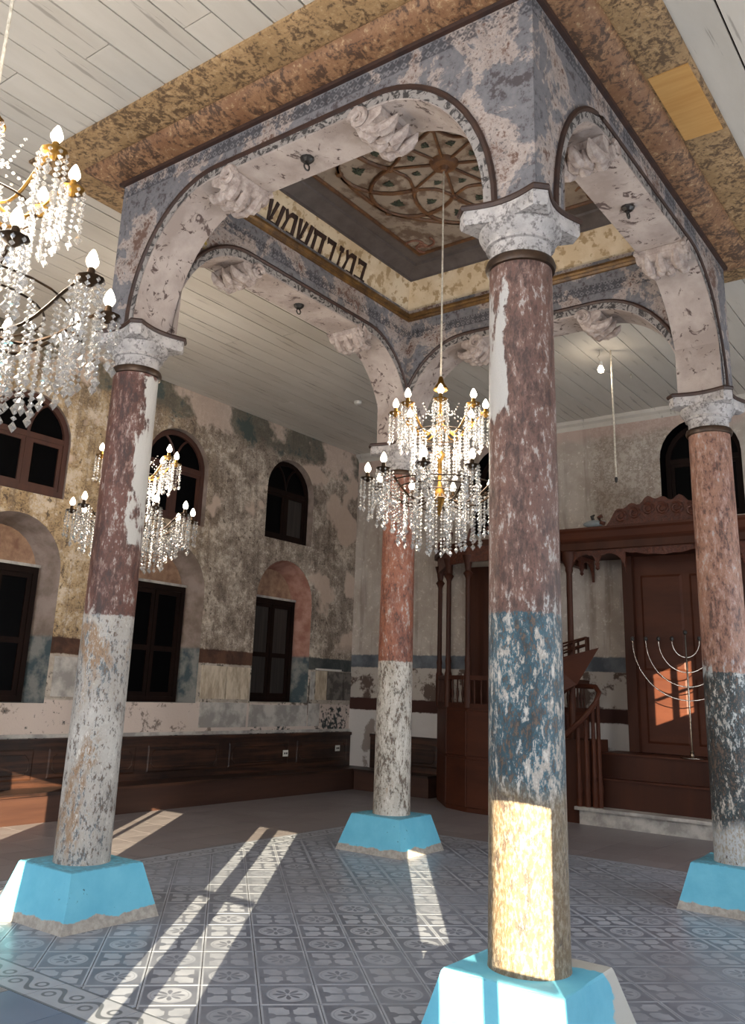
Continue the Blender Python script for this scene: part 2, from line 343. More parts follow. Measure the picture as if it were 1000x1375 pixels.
def tile_flower():
    M = Mat('flower_tile', 0.32); r = (M.x*M.x+M.y*M.y).m('SQRT'); a = M.y.m('ARCTAN2', M.x)
    n = M.noise(sc=7, detail=6)
    lt = r.lt(0.112, 0.003)
    pet = r.lt(0.0, 0.001)
    k = abs((a*4).m('COSINE'))
    pet = (r-(k*0.062+0.018)).lt(0.0, 0.003)*r.gt(0.014, 0.003)*k.gt(0.45, 0.1)
    ring = r.band(0.096, 0.100, 0.002)*0.6
    edge = abs(M.x).mx(abs(M.y)).gt(0.139, 0.0015)
    mask = (lt*(pet*-1+1)*(ring*-1+1)).mx(edge)
    c = M.mix(mask, M.mix(n.gt(0.5, 0.2), '#5f6573', '#6f7582'), M.mix(n.gt(0.5, 0.2), '#9fa6b3', '#adb3bf'))
    c = M.mix((M.wnoise(0.9, 5)*0.8+M.wnoise(7, 6)*0.2).gt(0.5, 0.07)*0.72, c, M.mix(M.wnoise(5, 6).gt(0.5, 0.1), '#7f8693', '#8d93a0'))
    c = M.mix(M.rand()*0.15, c, '#5d5c5f')
    return M.out(c, n, 0.1, 0.003, n*0.25+0.22)
def tile_cross():
    M = Mat('cross_tile', 0.32); ax, ay = abs(M.x), abs(M.y); n = M.noise(sc=7, detail=6)
    sq = ax.mx(ay)
    lobe = ((ax-0.062)*(ax-0.062)+(ay-0.062)*(ay-0.062)).m('SQRT').lt(0.054, 0.003)
    body = sq.lt(0.112, 0.002)*((ax.mn(ay)).lt(0.010, 0.002)*-1+1)
    dq = lambda px, py: ((ax-px)*(ax-px)+(ay-py)*(ay-py)).m('SQRT')
    notch = dq(0.112, 0.0).mn(dq(0.0, 0.112)).lt(0.036, 0.003)
    cen = (ax+ay).lt(0.035, 0.003)
    mask = (body*(notch*-1+1)*(cen*-1+1)).mx(sq.gt(0.139, 0.0015))
    c = M.mix(mask, M.mix(n.gt(0.5, 0.2), '#5f6573', '#6f7582'), M.mix(n.gt(0.5, 0.2), '#9fa6b3', '#adb3bf'))
    c = M.mix((M.wnoise(0.9, 5)*0.8+M.wnoise(7, 6)*0.2).gt(0.5, 0.07)*0.72, c, M.mix(M.wnoise(5, 6).gt(0.5, 0.1), '#7f8693', '#8d93a0'))
    c = M.mix(M.rand()*0.15, c, '#5d5c5f')
    return M.out(c, n, 0.1, 0.003, n*0.25+0.22)
def tile_border():
    M = Mat('scroll_border_tile', 0.32); n = M.noise(sc=7, detail=6)
    r1 = (M.x*M.x+(M.y-0.0)*(M.y-0.0)).m('SQRT')
    wv = (M.x-((M.y*(2*PI/0.30)).m('SINE')*0.055))
    line = abs(wv).lt(0.016, 0.003)
    c1 = ((M.x+0.03)*(M.x+0.03)+(M.y-0.075)*(M.y-0.075)).m('SQRT'); c2 = ((M.x-0.03)*(M.x-0.03)+(M.y+0.075)*(M.y+0.075)).m('SQRT')
    curl = c1.mn(c2).band(0.022, 0.038, 0.003)
    edge = abs(M.x).gt(0.118, 0.002)
    mask = line.mx(curl).mx(edge)
    c = M.mix(mask, M.mix(n.gt(0.5, 0.2), '#949aa6', '#a3a9b4'), '#60666f')
    return M.out(c, n, 0.1, 0.003, n*0.25+0.22)
m_t1, m_t2, m_t3 = tile_flower(), tile_cross(), tile_border()
m_slab = (lambda M: M.out(M.mix(M.rand()*0.35, M.mix(M.noise(sc=3, detail=8).gt(0.5, 0.15), '#777173', '#878183'), '#686264'), M.noise(sc=9), 0.15, 0.003, M.noise(sc=3)*0.3+0.25))(Mat('grey_floor_slab', 0.4))
m_slab_blue = (lambda M: M.out(M.mix(M.rand()*0.2, M.mix(M.noise(sc=3, detail=8).gt(0.5, 0.15), '#5b6b84', '#6a7a92'), '#505c70'), M.noise(sc=9), 0.15, 0.003, M.noise(sc=3)*0.3+0.25))(Mat('blue_grey_floor_slab', 0.4))
m_grout = simple('floor_grout', '#54504e', '#625e5b', 9, 0.9)
def crystal():
    m = bpy.data.materials.new('cut_crystal'); m.use_nodes = True; nt = m.node_tree; nt.nodes.remove(nt.nodes['Principled BSDF'])
    o = nt.nodes['Material Output']; g = nt.nodes.new('ShaderNodeBsdfGlossy'); g.inputs[1].default_value = 0.06; g.inputs[0].default_value = (1, 1, 1, 1)
    t = nt.nodes.new('ShaderNodeBsdfTransparent'); d = nt.nodes.new('ShaderNodeBsdfTranslucent'); d.inputs[0].default_value = (0.55, 0.55, 0.54, 1)
    df = nt.nodes.new('ShaderNodeBsdfDiffuse'); df.inputs[0].default_value = (0.45, 0.45, 0.44, 1)
    a = nt.nodes.new('ShaderNodeMixShader'); a.inputs[0].default_value = 0.5; nt.links.new(d.outputs[0], a.inputs[1]); nt.links.new(df.outputs[0], a.inputs[2])
    b = nt.nodes.new('ShaderNodeMixShader'); b.inputs[0].default_value = 0.6; nt.links.new(a.outputs[0], b.inputs[1]); nt.links.new(g.outputs[0], b.inputs[2])
    c = nt.nodes.new('ShaderNodeMixShader'); c.inputs[0].default_value = 0.45; nt.links.new(b.outputs[0], c.inputs[1]); nt.links.new(t.outputs[0], c.inputs[2])
    nt.links.new(c.outputs[0], o.inputs[0]); return m
m_crystal = crystal()
def glow(name, c, st):
    m = bpy.data.materials.new(name); m.use_nodes = True; p = m.node_tree.nodes['Principled BSDF']
    p.inputs['Base Color'].default_value = (1, 0.95, 0.85, 1); p.inputs['Emission Color'].default_value = c; p.inputs['Emission Strength'].default_value = st; return m
m_bulb = glow('glowing_bulb', (1.0, 0.86, 0.66, 1), 14)

# ================================================================== STRUCTURE
A_, B_ = 3.3686, 3.766            # canopy depth in y (front-left column distance) and in x
COLS = {'A': (0, 0), 'B': (0, A_), 'C': (B_, A_), 'D': (B_, 0)}

# ---- floor: base, diagonal patterned tiles inside a scroll border, plain slabs outside
floor = struct(MB().box(XF-0.1, XB+0.1, YR-0.1, YL+0.1, -0.12, -0.008).build('floor', m_grout), 'old tiled floor with diagonal patterned field')
FX0, FX1, FY0, FY1 = -0.86, 4.72, -1.05, 4.35
T = 0.304
def clip(poly, a, b, c):           # keep a*x+b*y<=c
    out = []
    for i in range(len(poly)):
        p, q = poly[i], poly[(i+1) % len(poly)]; dp, dq = a*p[0]+b*p[1]-c, a*q[0]+b*q[1]-c
        if dp <= 0: out.append(p)
        if dp*dq < 0: t = dp/(dp-dq); out.append((p[0]+t*(q[0]-p[0]), p[1]+t*(q[1]-p[1])))
    return out
def area2(P): return 0.5*abs(sum(P[i][0]*P[(i+1) % len(P)][1]-P[(i+1) % len(P)][0]*P[i][1] for i in range(len(P))))
h = T/2-0.0025
def tile_mb(poly): return MB().prism(poly, lambda x, y: (x, y, -0.012), lambda x, y: (x, y, 0.0))
full = [(-h, -h), (h, -h), (h, h), (-h, h)]
proto = {}
cand = []
c45 = math.sqrt(0.5); ox, oy = 0.24, 1.29
for i in range(-24, 25):
    for j in range(-24, 25):
        cx, cy = ox+(i-j)*T*c45, oy+(i+j)*T*c45
        if not (FX0-T < cx < FX1+T and FY0-T < cy < FY1+T): continue
        wp = [(cx+(x-y)*c45, cy+(x+y)*c45) for x, y in full]
        cp = clip(clip(clip(clip(wp, 1, 0, FX1), -1, 0, -FX0), 0, 1, FY1), 0, -1, -FY0)
        if len(cp) < 3 or area2(cp) < 0.0015: continue
        cand.append((math.hypot(cx-CAMP.x, cy-CAMP.y), cx, cy, (i+j) % 2, cp, area2(cp) > area2(wp)*0.999))
cand.sort(key=lambda t: t[0])
def in_view(x, y, z=0.0):
    d = Vector((x, y, z))-CAMP; zz = d.dot(fw)
    if zz < 0.1: return False
    u = 480.6+1163.64*d.dot(rt)/zz; v = 605-1163.64*d.dot(up)/zz
    return -40 < u < 1040 and -40 < v < 1420
cand = [c for c in cand if in_view(c[1], c[2])]+[c for c in cand if not in_view(c[1], c[2])]
rest = {0: MB(), 1: MB()}
for n, (_, cx, cy, k, cp, whole) in enumerate(cand):
    m = (m_t1, m_t2)[k]
    loc = [((x-cx)*c45+(y-cy)*c45, -(x-cx)*c45+(y-cy)*c45) for x, y in cp]
    if n < 300:
        if whole and k in proto: inst(proto[k], floor, (cx, cy, 0), PI/4)
        else:
            o = tile_mb(full if whole else loc).build('tile', m, floor, False, (cx, cy, 0), PI/4)
            if whole: proto[k] = o
    else:
        o = tile_mb(full if whole else loc)
        rest[k].add([(cx+(x-y)*c45, cy+(x+y)*c45, z) for x, y, z in o.v], o.f)
for k in rest:
    if rest[k].v:
        o = rest[k].build('tile_remainder', (m_t1, m_t2)[k], floor); o['kind'] = 'stuff'
BW = 0.27
pb = None
for side in range(4):
    L = (FY1-FY0 if side < 2 else FX1-FX0)+2*BW*(1 if side < 2 else 0); n = int(L/T)+1
    for i in range(n):
        u = (FY0-BW if side < 2 else FX0)+(i+0.5)*L/n
        p = {0: (FX0-BW/2, u), 1: (FX1+BW/2, u), 2: (u, FY0-BW/2), 3: (u, FY1+BW/2)}[side]
        if pb is None or True:
            hh = L/n/2-0.002; hb = BW/2-0.002
            if side in (0, 2) and i == 0 or pb is None: pb = MB().box(-hb, hb, -hh, hh, -0.012, 0).build('border_tile', m_t3, floor, False, (p[0], p[1], 0), 0 if side < 2 else PI/2)
            else: inst(pb, floor, (p[0], p[1], 0), 0 if side < 2 else PI/2)
SL = 0.46
ex0, ex1, ey0, ey1 = FX0-BW, FX1+BW, FY0-BW, FY1+BW
sp = {}
srest = MB()
for gx in range(-13, 20):
    for gy in range(-10, 20):
        x0, x1 = ex0+gx*SL, ex0+(gx+1)*SL; y0, y1 = ey0+gy*SL, ey0+(gy+1)*SL
        x0, x1, y0, y1 = max(x0, XF), min(x1, XB), max(y0, YR), min(y1, YL)
        if x1-x0 < 0.02 or y1-y0 < 0.02: continue
        pieces = [(x0, x1, y0, y1)]
        if x1 > ex0 and x0 < ex1 and y1 > ey0 and y0 < ey1:
            pieces = []
            if x1 > ex1: pieces.append((max(x0, ex1), x1, y0, y1))
            if x0 < ex0: pieces.append((x0, min(x1, ex0), y0, y1))
            xa, xb = max(x0, ex0), min(x1, ex1)
            if y1 > ey1 and xb-xa > 0.01: pieces.append((xa, xb, max(y0, ey1), y1))
            if y0 < ey0 and xb-xa > 0.01: pieces.append((xa, xb, y0, min(y1, ey0)))
        for a, b, c, d in pieces:
            if b-a < 0.01 or d-c < 0.01: continue
            mm = m_slab_blue if a < ex0-0.001 else m_slab
            vis = in_view((a+b)/2, (c+d)/2)
            if not vis: srest.box(a+0.002, b-0.002, c+0.002, d-0.002, -0.012, 0); continue
            key = (round(b-a, 3), round(d-c, 3), mm.name); q = ((a+b)/2, (c+d)/2, 0)
            if key in sp: inst(sp[key], floor, q)
            else: sp[key] = MB().box(-(b-a)/2+0.002, (b-a)/2-0.002, -(d-c)/2+0.002, (d-c)/2-0.002, -0.012, 0).build('slab', mm, floor, False, q)
srest.build('slab_remainder', m_slab, floor)['kind'] = 'stuff'

# ---- walls with openings
def wall_mesh(mp, u0, u1, ops, ztop, n=14):
    us = {u0, u1}
    for o in ops:
        for k in range(n+1):
            t = -math.cos(PI*k/n) if o['rise'] else -1+2*(k/n)
            if o['rise'] or k in (0, n): us.add(o['c']+o['hw']*t)
    us = sorted(u for u in us if u0 <= u <= u1)
    top = lambda o, u: o['zs']+o['rise']*math.sqrt(max(0, 1-((u-o['c'])/o['hw'])**2))
    mb = MB()
    for a, b in zip(us[:-1], us[1:]):
        if b-a < 1e-6: continue
        mid = (a+b)/2; z = (0.0, 0.0)
        for o in sorted([o for o in ops if abs(mid-o['c']) < o['hw']], key=lambda o: o['z0']):
            mb.add([mp(a, z[0]), mp(b, z[1]), mp(b, o['z0']), mp(a, o['z0'])], [(0, 1, 2, 3)]); z = (top(o, a), top(o, b))
        mb.add([mp(a, z[0]), mp(b, z[1]), mp(b, ztop), mp(a, ztop)], [(0, 1, 2, 3)])
    return mb
def arch_prof(c, hw, z0, zs, rise, n=14):
    P = [(c-hw, z0), (c-hw, zs)]
    if rise: P += [(c-hw*math.cos(PI*k/n), zs+rise*math.sin(PI*k/n)) for k in range(1, n)]
    P += [(c+hw, zs), (c+hw, z0)]
    return P
WN = [0]
def window_arched(mp, c, hw, z0, zs, rise, depth, mat, pane, open_leaf=False, t=0.07, label=None):
    """mp(u, z, d) -> point, d = depth into the wall; a wooden arched window with Y tracery over two casements"""
    WN[0] += 1
    P = arch_prof(c, hw, z0, zs, rise); Q = arch_prof(c, hw-t, z0+t, zs, rise-t)
    root = struct(empty('window_%d' % WN[0], mp(c, z0, depth)), label); off = Vector(mp(c, z0, depth))
    def bld(name, mb, m, parent=root):
        mb.v = [tuple(Vector(v)-off) for v in mb.v]; return mb.build(name, m, parent)
    mb = MB()
    for i in range(len(P)):
        j = (i+1) % len(P)
        for d0, d1, A, B in ((depth-0.03, depth-0.03, P, Q), (depth-0.03, depth+0.05, Q, Q), (depth+0.05, depth-0.03, P, P)):
            mb.add([mp(*A[i], d0), mp(*A[j], d0), mp(*B[j], d1), mp(*B[i], d1)], [(0, 1, 2, 3)])
    bld('frame', mb, mat)
    bx = lambda ua, ub, za, zb, d0, d1: MB().prism([(ua, za), (ub, za), (ub, zb), (ua, zb)], lambda u, z: mp(u, z, d0), lambda u, z: mp(u, z, d1))
    bld('mullion', bx(c-0.03, c+0.03, z0+t, zs, depth-0.02, depth+0.04), mat)
    bld('transom', bx(c-hw+t, c+hw-t, zs-0.04, zs+0.03, depth-0.025, depth+0.04), mat)
    for s in (-1, 1):
        pts = [mp(c+s*(hw-t)*(1-math.cos(a))*0.62, zs+(rise-t)*0.97*math.sin(a), depth) for a in [PI/2*k/8 for k in range(9)]]
        bld('tracery_bar', MB().tube(pts, 0.018, 6), mat)
        ua, ub = (c-hw+t, c-0.03) if s < 0 else (c+0.03, c+hw-t)
        f = MB(); tt = 0.05
        for (p, q, r, v) in ((ua, ua+tt, z0+t, zs-0.04), (ub-tt, ub, z0+t, zs-0.04), (ua+tt, ub-tt, z0+t, z0+t+tt), (ua+tt, ub-tt, zs-0.04-tt, zs-0.04)):
            b = bx(p, q, r, v, depth-0.012, depth+0.03); f.add(b.v, b.f)
        lf = bld('casement', f, mat)
        b = bx(ua+tt, ub-tt, z0+t+tt, zs-0.04-tt, depth+0.008, depth+0.014); b.v = [tuple(Vector(v)-off) for v in b.v]; b.build('pane', pane[0] if s < 0 else pane[1], lf)
    n = 14; arc = [(c-(hw-t)*math.cos(PI*k/n), zs+(rise-t)*math.sin(PI*k/n)) for k in range(n+1)]
    b = MB().prism(arc, lambda u, z: mp(u, z, depth+0.01), lambda u, z: mp(u, z, depth+0.016)); bld('fanlight_pane', b, pane[0])
    return root
def reveal(mp, name, f, b, d, mat, parent, back=None, sill=True):
    """splayed lining between the wall-face outline f and the outline b at depth d, with a back plate"""
    F, Bk = arch_prof(*f), arch_prof(*b); mb = MB(); n = len(F)
    for i in range(n if sill else n-1):
        j = (i+1) % n; mb.add([mp(*F[i], 0), mp(*F[j], 0), mp(*Bk[j], d), mp(*Bk[i], d)], [(0, 1, 2, 3)])
    o = mb.build(name, mat, parent)
    if back: MB().add([mp(*q, d) for q in Bk], [tuple(range(n))]).build('tympanum', back, parent)
    return o
mpl = lambda u, z, d=0.0: (u, YL+d, z)
mpb = lambda u, z, d=0.0: (XB+d, u, z)
low = [(-3.25, 1.2, 2.7), (-0.85, 1.22, 2.72), (1.58, 1.25, 2.78), (4.0, 1.28, 2.80), (6.43, 1.31, 2.86)]
upw = [(-3.25, 3.62, 4.35, 4.9), (-0.85, 3.66, 4.36, 4.92), (1.58, 3.70, 4.42, 4.96), (3.97, 3.76, 4.56, 5.10), (6.43, 3.83, 4.66, 5.20)]
ops = [dict(c=c, hw=0.67, z0=z0, zs=zs, rise=0.66) for c, z0, zs in low]+[dict(c=c, hw=0.58, z0=z0, zs=zs, rise=t-zs) for c, z0, zs, t in upw]
wl = struct(wall_mesh(mpl, XF, XB+0.4, ops, ZC+0.1).build('wall_left', m_left), 'long wall of stained peeling beige plaster')
MB().box(XF, XB+0.5, YL+0.42, YL+0.5, 0, ZC+0.1).build('wall_core', m_gap, wl)
for i, (c, z0, zs) in enumerate(low):
    reveal(mpl, 'niche_lining', (c, 0.67, z0, zs, 0.66), (c, 0.55, z0, zs-0.02, 0.56), 0.34, m_reveal_pink if i == 4 else m_reveal, wl, m_tymp)
    # tall shuttered casement standing in the niche
    WN[0] += 1; root = struct(empty('window_%d' % WN[0], (c, YL+0.30, z0)), ['', '', 'dark niche window half out of frame at left', 'dark niche window with a light glint on glass', 'dark curtained niche window nearest the corner'][i] or 'dark wooden niche window')
    hz = 1.60; f = MB().box(-0.53, -0.46, -0.05, 0.03, 0, hz).box(0.46, 0.53, -0.05, 0.03, 0, hz).box(-0.46, 0.46, -0.05, 0.03, hz-0.08, hz).box(-0.46, 0.46, -0.05, 0.03, 0, 0.07)
    f.build('frame', m_dark_wood, root)
    MB().box(-0.55, 0.55, -0.055, 0.035, hz, hz+0.035).build('lintel', m_marble, root)
    for s in (-1, 1):
        x0, x1 = (-0.46, -0.005) if s < 0 else (0.005, 0.46); g = MB()
        for za, zb in ((0.07, 0.13), (0.68, 0.75), (1.46, 1.52)): g.box(x0+0.06, x1-0.06, -0.03, 0.01, za, zb)
        g.box(x0, x0+0.06, -0.03, 0.01, 0.07, 1.52).box(x1-0.06, x1, -0.03, 0.01, 0.07, 1.52)
        cs = g.build('casement', m_dark_wood, root)
        for za, zb in ((0.13, 0.68), (0.75, 1.46)): MB().box(x0+0.06, x1-0.06, -0.012, -0.004, za, zb).build('pane', m_curtain if i == 4 else m_pane, cs)
for i, (c, z0, zs, t) in enumerate(upw):
    reveal(mpl, 'window_lining', (c, 0.58, z0, zs, t-zs), (c, 0.57, z0, zs, t-zs-0.01), 0.2, m_reveal, wl)
    window_arched(mpl, c, 0.565, z0+0.01, zs, t-zs-0.015, (0.05, 0.05, 0.05, 0.10, 0.14)[i], m_brown_frame if i < 4 else m_dark_wood, (m_pane, m_pane if i < 4 else m_curtain),
                  label=['dark arched upper window', 'dark arched upper window near the front', 'arched brown-framed upper window at the far left', 'arched upper window behind the left column chandelier', 'arched upper window with one pale pane nearest the corner'][i])
# dado marble slabs and ledge on the left wall
for x0, x1, z0, z1, m in ((2.32, 2.82, 1.33, 1.80, m_marble), (2.84, 3.26, 1.33, 1.80, m_marble_cream), (4.74, 5.22, 1.34, 1.80, m_marble_cream), (5.24, 5.72, 1.34, 1.80, m_marble_cream),
                          (7.16, 7.26, 1.36, 1.80, m_marble), (7.30, 7.58, 1.36, 1.82, m_marble_cream), (7.60, 8.02, 1.36, 1.82, m_marble_dark), (8.04, 8.24, 1.36, 1.82, m_marble_dark),
                          (4.76, 5.70, 0.95, 1.29, m_marble), (5.76, 7.10, 0.95, 1.27, m_marble), (7.14, 7.42, 0.95, 1.30, m_marble)):
    MB().box(x0, x1, YL-0.016, YL+0.01, z0, z1).build('marble_panel', m, wl)
MB().box(XF, XB, YL-0.03, YL+0.01, 0.86, 0.90).build('ledge', m_marble, wl)
MB().box(7.28, 7.95, YL-0.03, YL+0.01, 1.83, 1.86).build('ledge', m_white, wl)
opb = [dict(c=1.30, hw=0.56, z0=4.05, zs=4.95, rise=0.55), dict(c=4.40, hw=0.56, z0=4.05, zs=4.95, rise=0.55), dict(c=-2.0, hw=0.56, z0=4.05, zs=4.95, rise=0.55)]
wb = struct(wall_mesh(mpb, YR, YL+0.4, opb, ZC+0.1).build('wall_back', m_back), 'grey-pink plaster wall behind the wooden ark')
MB().box(XB+0.42, XB+0.5, YR, YL+0.5, 0, ZC+0.1).build('wall_core', m_gap, wb)
for i, o in enumerate(opb):
    reveal(mpb, 'window_lining', (o['c'], 0.56, 4.05, 4.95, 0.55), (o['c'], 0.55, 4.05, 4.95, 0.54), 0.3, m_pane, wb)
    window_arched(mpb, o['c'], 0.545, 4.06, 4.95, 0.535, 0.24, m_dark_wood, (m_pane, m_pane), label=['dark arched window above the wooden ark', 'dark arched window behind the central chandelier', 'dark arched window on the back wall'][i])
struct(MB().prism([(0, 0), (-0.10, 0), (-0.08, -0.05), (-0.03, -0.08), (0, -0.14)], lambda a, b: (XB+a, YR, ZC+b), lambda a, b: (XB+a, YL, ZC+b)).build('trim_1', m_plank), 'painted cove strip along the back wall top')
# walls behind the camera, with the windows the sun comes through
def yw(s): return (s+XF*SS)/SC
gl = [(-0.08, 0.17, 0.21, 0.42), (1.60, 1.82, 1.93, 2.06), (3.10, 3.38, 3.42, 3.52), (4.40, 4.85, 4.95, 5.10)]
mpf = lambda u, z, d=0.0: (XF-d, u, z)
mpr = lambda u, z, d=0.0: (u, YR-d, z)
opf = [dict(c=(yw(g[0])+yw(g[3]))/2, hw=(yw(g[3])-yw(g[0]))/2, z0=0.98, zs=2.42, rise=0) for g in gl]
wf = struct(wall_mesh(mpf, YR, YL, opf, ZC+0.1).build('wall_front', m_plain), 'wall behind the viewer')
for g, o in zip(gl, opf):
    WN[0] += 1; r = struct(empty('window_%d' % WN[0], (XF-0.02, o['c'], 0.98)), 'tall window behind the viewer letting sunlight in')
    MB().box(-0.03, 0.01, yw(g[1])-o['c'], yw(g[2])-o['c'], 0, 1.44).build('mullion', m_brown_frame, r)
    MB().box(-0.03, 0.01, -o['hw'], o['hw'], 0.70, 0.735).build('transom', m_brown_frame, r)
wx = lambda y: 8.1-(y-YR)*SC/SS
opr = [dict(c=(wx(2.07)+wx(1.56))/2, hw=(wx(1.56)-wx(2.07))/2, z0=3.62, zs=4.28, rise=0)]
wr = struct(wall_mesh(mpr, XF, XB, opr, ZC+0.1).build('wall_right', m_plain), 'wall to the right of the viewer')
WN[0] += 1; r = struct(empty('window_%d' % WN[0], (opr[0]['c'], YR-0.02, 3.62)), 'small high window to the right of the viewer')
MB().box(-0.04, 0.04, -0.02, 0.02, 0, 0.66).build('mullion', m_brown_frame, r)
MB().box(-opr[0]['hw'], opr[0]['hw'], -0.02, 0.02, 0.31, 0.34).build('transom', m_brown_frame, r)
# made-up milky windows framing the added fill lamps
for (o, u, z0, z1, hw) in [('r', -2.9, 1.2, 4.0, 0.65), ('r', 2.6, 1.2, 4.0, 0.65), ('r', 5.6, 1.2, 4.0, 0.65), ('f', -2.4, 3.1, 4.7, 0.7), ('f', 0.6, 3.1, 4.7, 0.7), ('f', 4.9, 1.3, 4.5, 0.7)]:
    WN[0] += 1; r = struct(empty('window_%d' % WN[0], (u, YR, z0) if o == 'r' else (XF, u, z0), 0 if o == 'r' else -PI/2), 'added milky window around a fill lamp behind the viewer')
    H = z1-z0
    MB().box(-hw-0.06, -hw, 0, 0.05, -0.06, H+0.06).box(hw, hw+0.06, 0, 0.05, -0.06, H+0.06).box(-hw, hw, 0, 0.05, H, H+0.06).box(-hw, hw, 0, 0.05, -0.06, 0).build('frame', m_brown_frame, r)
    MB().box(-hw, hw, 0.004, 0.012, 0, H).build('pane', m_fill_pane, r)
# ---- ceiling of long planks around the canopy opening
hx0, hx1, hy0, hy1 = -0.3, B_+0.3, -0.3, A_+0.3
cb = MB()
for a, b, c, d in ((XF, XB+0.4, YR, hy0), (XF, XB+0.4, hy1, YL+0.4), (XF, hx0, hy0, hy1), (hx1, XB+0.4, hy0, hy1)): cb.box(a, b, c, d, ZC+0.03, ZC+0.1)
ceil = struct(cb.build('ceiling', m_gap), 'pale painted plank ceiling with dark joints')
struct(MB().box(XF-0.5, XB+0.8, YR-0.5, YL+0.8, 6.75, 6.9).build('sky_blocker', m_gap), 'unseen slab above the ceiling, added to block sun and sky')  # unseen slab added over everything to keep sun and sky out
for a, b, c, d in ((XF-0.3, XB+0.7, YR-0.32, YR-0.3), (XF-0.3, XB+0.7, YL+0.6, YL+0.62), (XF-0.32, XF-0.3, YR-0.3, YL+0.6), (XB+0.7, XB+0.72, YR-0.3, YL+0.6)):
    MB().box(a, b, c, d, ZC+0.05, 6.8).build('sky_blocker_side', m_gap, ceil)
PW = 0.265; pj = {}
y = YR; row = 0
while y < YL:
    y1 = min(y+PW, YL); segs = []
    joints = sorted({XF, XB}|{XF+((row*2.37+3.1) % 7.3)+k*7.4 for k in range(3) if XF+0.5 < XF+((row*2.37+3.1) % 7.3)+k*7.4 < XB-0.5})
    for a, b in zip(joints[:-1], joints[1:]):
        if y1 > hy0 and y < hy1:
            if a < hx0: segs.append((a, min(b, hx0)))
            if b > hx1: segs.append((max(a, hx1), b))
        else: segs.append((a, b))
    for a, b in segs:
        g = 0.006+random.random()*0.006; dz = random.random()*0.004
        MB().box(a-(a+b)/2+0.004, b-(a+b)/2-0.004, -(y1-y)/2+g, (y1-y)/2-g*0.5, 0, 0.03).build('plank', m_plank, ceil, False, ((a+b)/2, (y+y1)/2, ZC-0.004+dz))
    y = y1; row += 1

# ================================================================== COLUMNS
def disc_loop(r, z, seg=40, conc=None): return [(r*math.cos(2*PI*i/seg), r*math.sin(2*PI*i/seg), z) for i in range(seg)]
def abacus_loop(hf, cut, dip, z):
    """square with chamfered corners and concave sides"""
    P = []
    cs = [(hf, -hf+cut, hf, hf-cut), (hf-cut, hf, -hf+cut, hf), (-hf, hf-cut, -hf, -hf+cut), (-hf+cut, -hf, hf-cut, -hf)]
    for x0, y0, x1, y1 in cs:
        for k in range(9):
            t = k/8; x, y = x0+(x1-x0)*t, y0+(y1-y0)*t; d = dip*math.sin(PI*t)
            if abs(x0-x1) < 1e-6: x -= d*(1 if x0 > 0 else -1)
            else: y -= d*(1 if y0 > 0 else -1)
            P.append((x, y, z))
    return P
def column(key, mat, bmat, label, seed):
    x, y = COLS[key]; root = tag(empty('column', (x, y, 0)), label, 'column', 'columns carrying the painted canopy')
    rnd = random.Random(seed); hb, ht_, hp = 0.393, 0.295, 0.335
    lo = [(-hb, -hb), (hb, -hb), (hb, hb), (-hb, hb)]; hi = [(-ht_, -ht_), (ht_, -ht_), (ht_, ht_), (-ht_, ht_)]
    j = lambda p, z, a=0.008: [(u+rnd.uniform(-a, a), v+rnd.uniform(-a, a), z+(rnd.uniform(-a, a) if z else 0)) for u, v in p]
    pd = MB(); N = 6
    def ring(sq): return [tuple(sq[i][k]+(sq[(i+1) % 4][k]-sq[i][k])*t/N for k in range(3)) for i in range(4) for t in range(N)]
    L0, L1 = ring(j(lo, 0)), ring(j(hi, hp))
    L1 = [(p[0], p[1], p[2]+rnd.uniform(-0.006, 0.002)) for p in L1]
    mid = [tuple((a[k]+b[k])/2+rnd.uniform(-0.004, 0.004) for k in range(3)) for a, b in zip(L0, L1)]
    pd.frus([L0, mid, L1, [(p[0]*0.97, p[1]*0.97, hp+0.004) for p in L1]]).build('pedestal', bmat, root)
    MB().frus([disc_loop(0.195, 0.325), disc_loop(0.191, 0.36)]+[disc_loop(0.190-0.014*k/10, 0.36+3.53*k/10) for k in range(1, 11)]).build('shaft', mat, root, True)
    MB().frus([disc_loop(r, z) for r, z in ((0.172, 3.87), (0.192, 3.875), (0.200, 3.90), (0.192, 3.925), (0.172, 3.93))]).build('neck_ring', m_cap_gold, root, True)
    cp = MB().frus([disc_loop(r, z) for r, z in ((0.172, 3.92), (0.172, 4.00), (0.178, 4.012), (0.196, 4.016), (0.198, 4.03), (0.19, 4.036), (0.198, 4.045), (0.222, 4.07), (0.236, 4.10), (0.234, 4.125), (0.21, 4.13))]).build('capital', m_cap, root, True)
    MB().frus([abacus_loop(0.265, 0.055, 0.05, 4.12), abacus_loop(0.275, 0.06, 0.05, 4.135), abacus_loop(0.275, 0.06, 0.05, 4.205)]).build('abacus', m_cap, cp)
    MB().frus([abacus_loop(0.285, 0.062, 0.05, 4.205), abacus_loop(0.292, 0.064, 0.05, 4.225), abacus_loop(0.285, 0.062, 0.05, 4.24)]).build('abacus_rim', m_rim, cp)
    return root
column('A', mc_A, m_blue_worn, 'nearest peeling column, teal and cream flaking paint, worn blue pedestal', 1)
column('B', mc_B, m_blue, 'left column with dark red top and white flaking lower half', 2)
column('C', mc_C, m_blue, 'rear reddish column behind the hanging central chandelier', 3)
column('D', mc_D, m_blue, 'right column with dark green-black lower band, cut by the frame', 4)

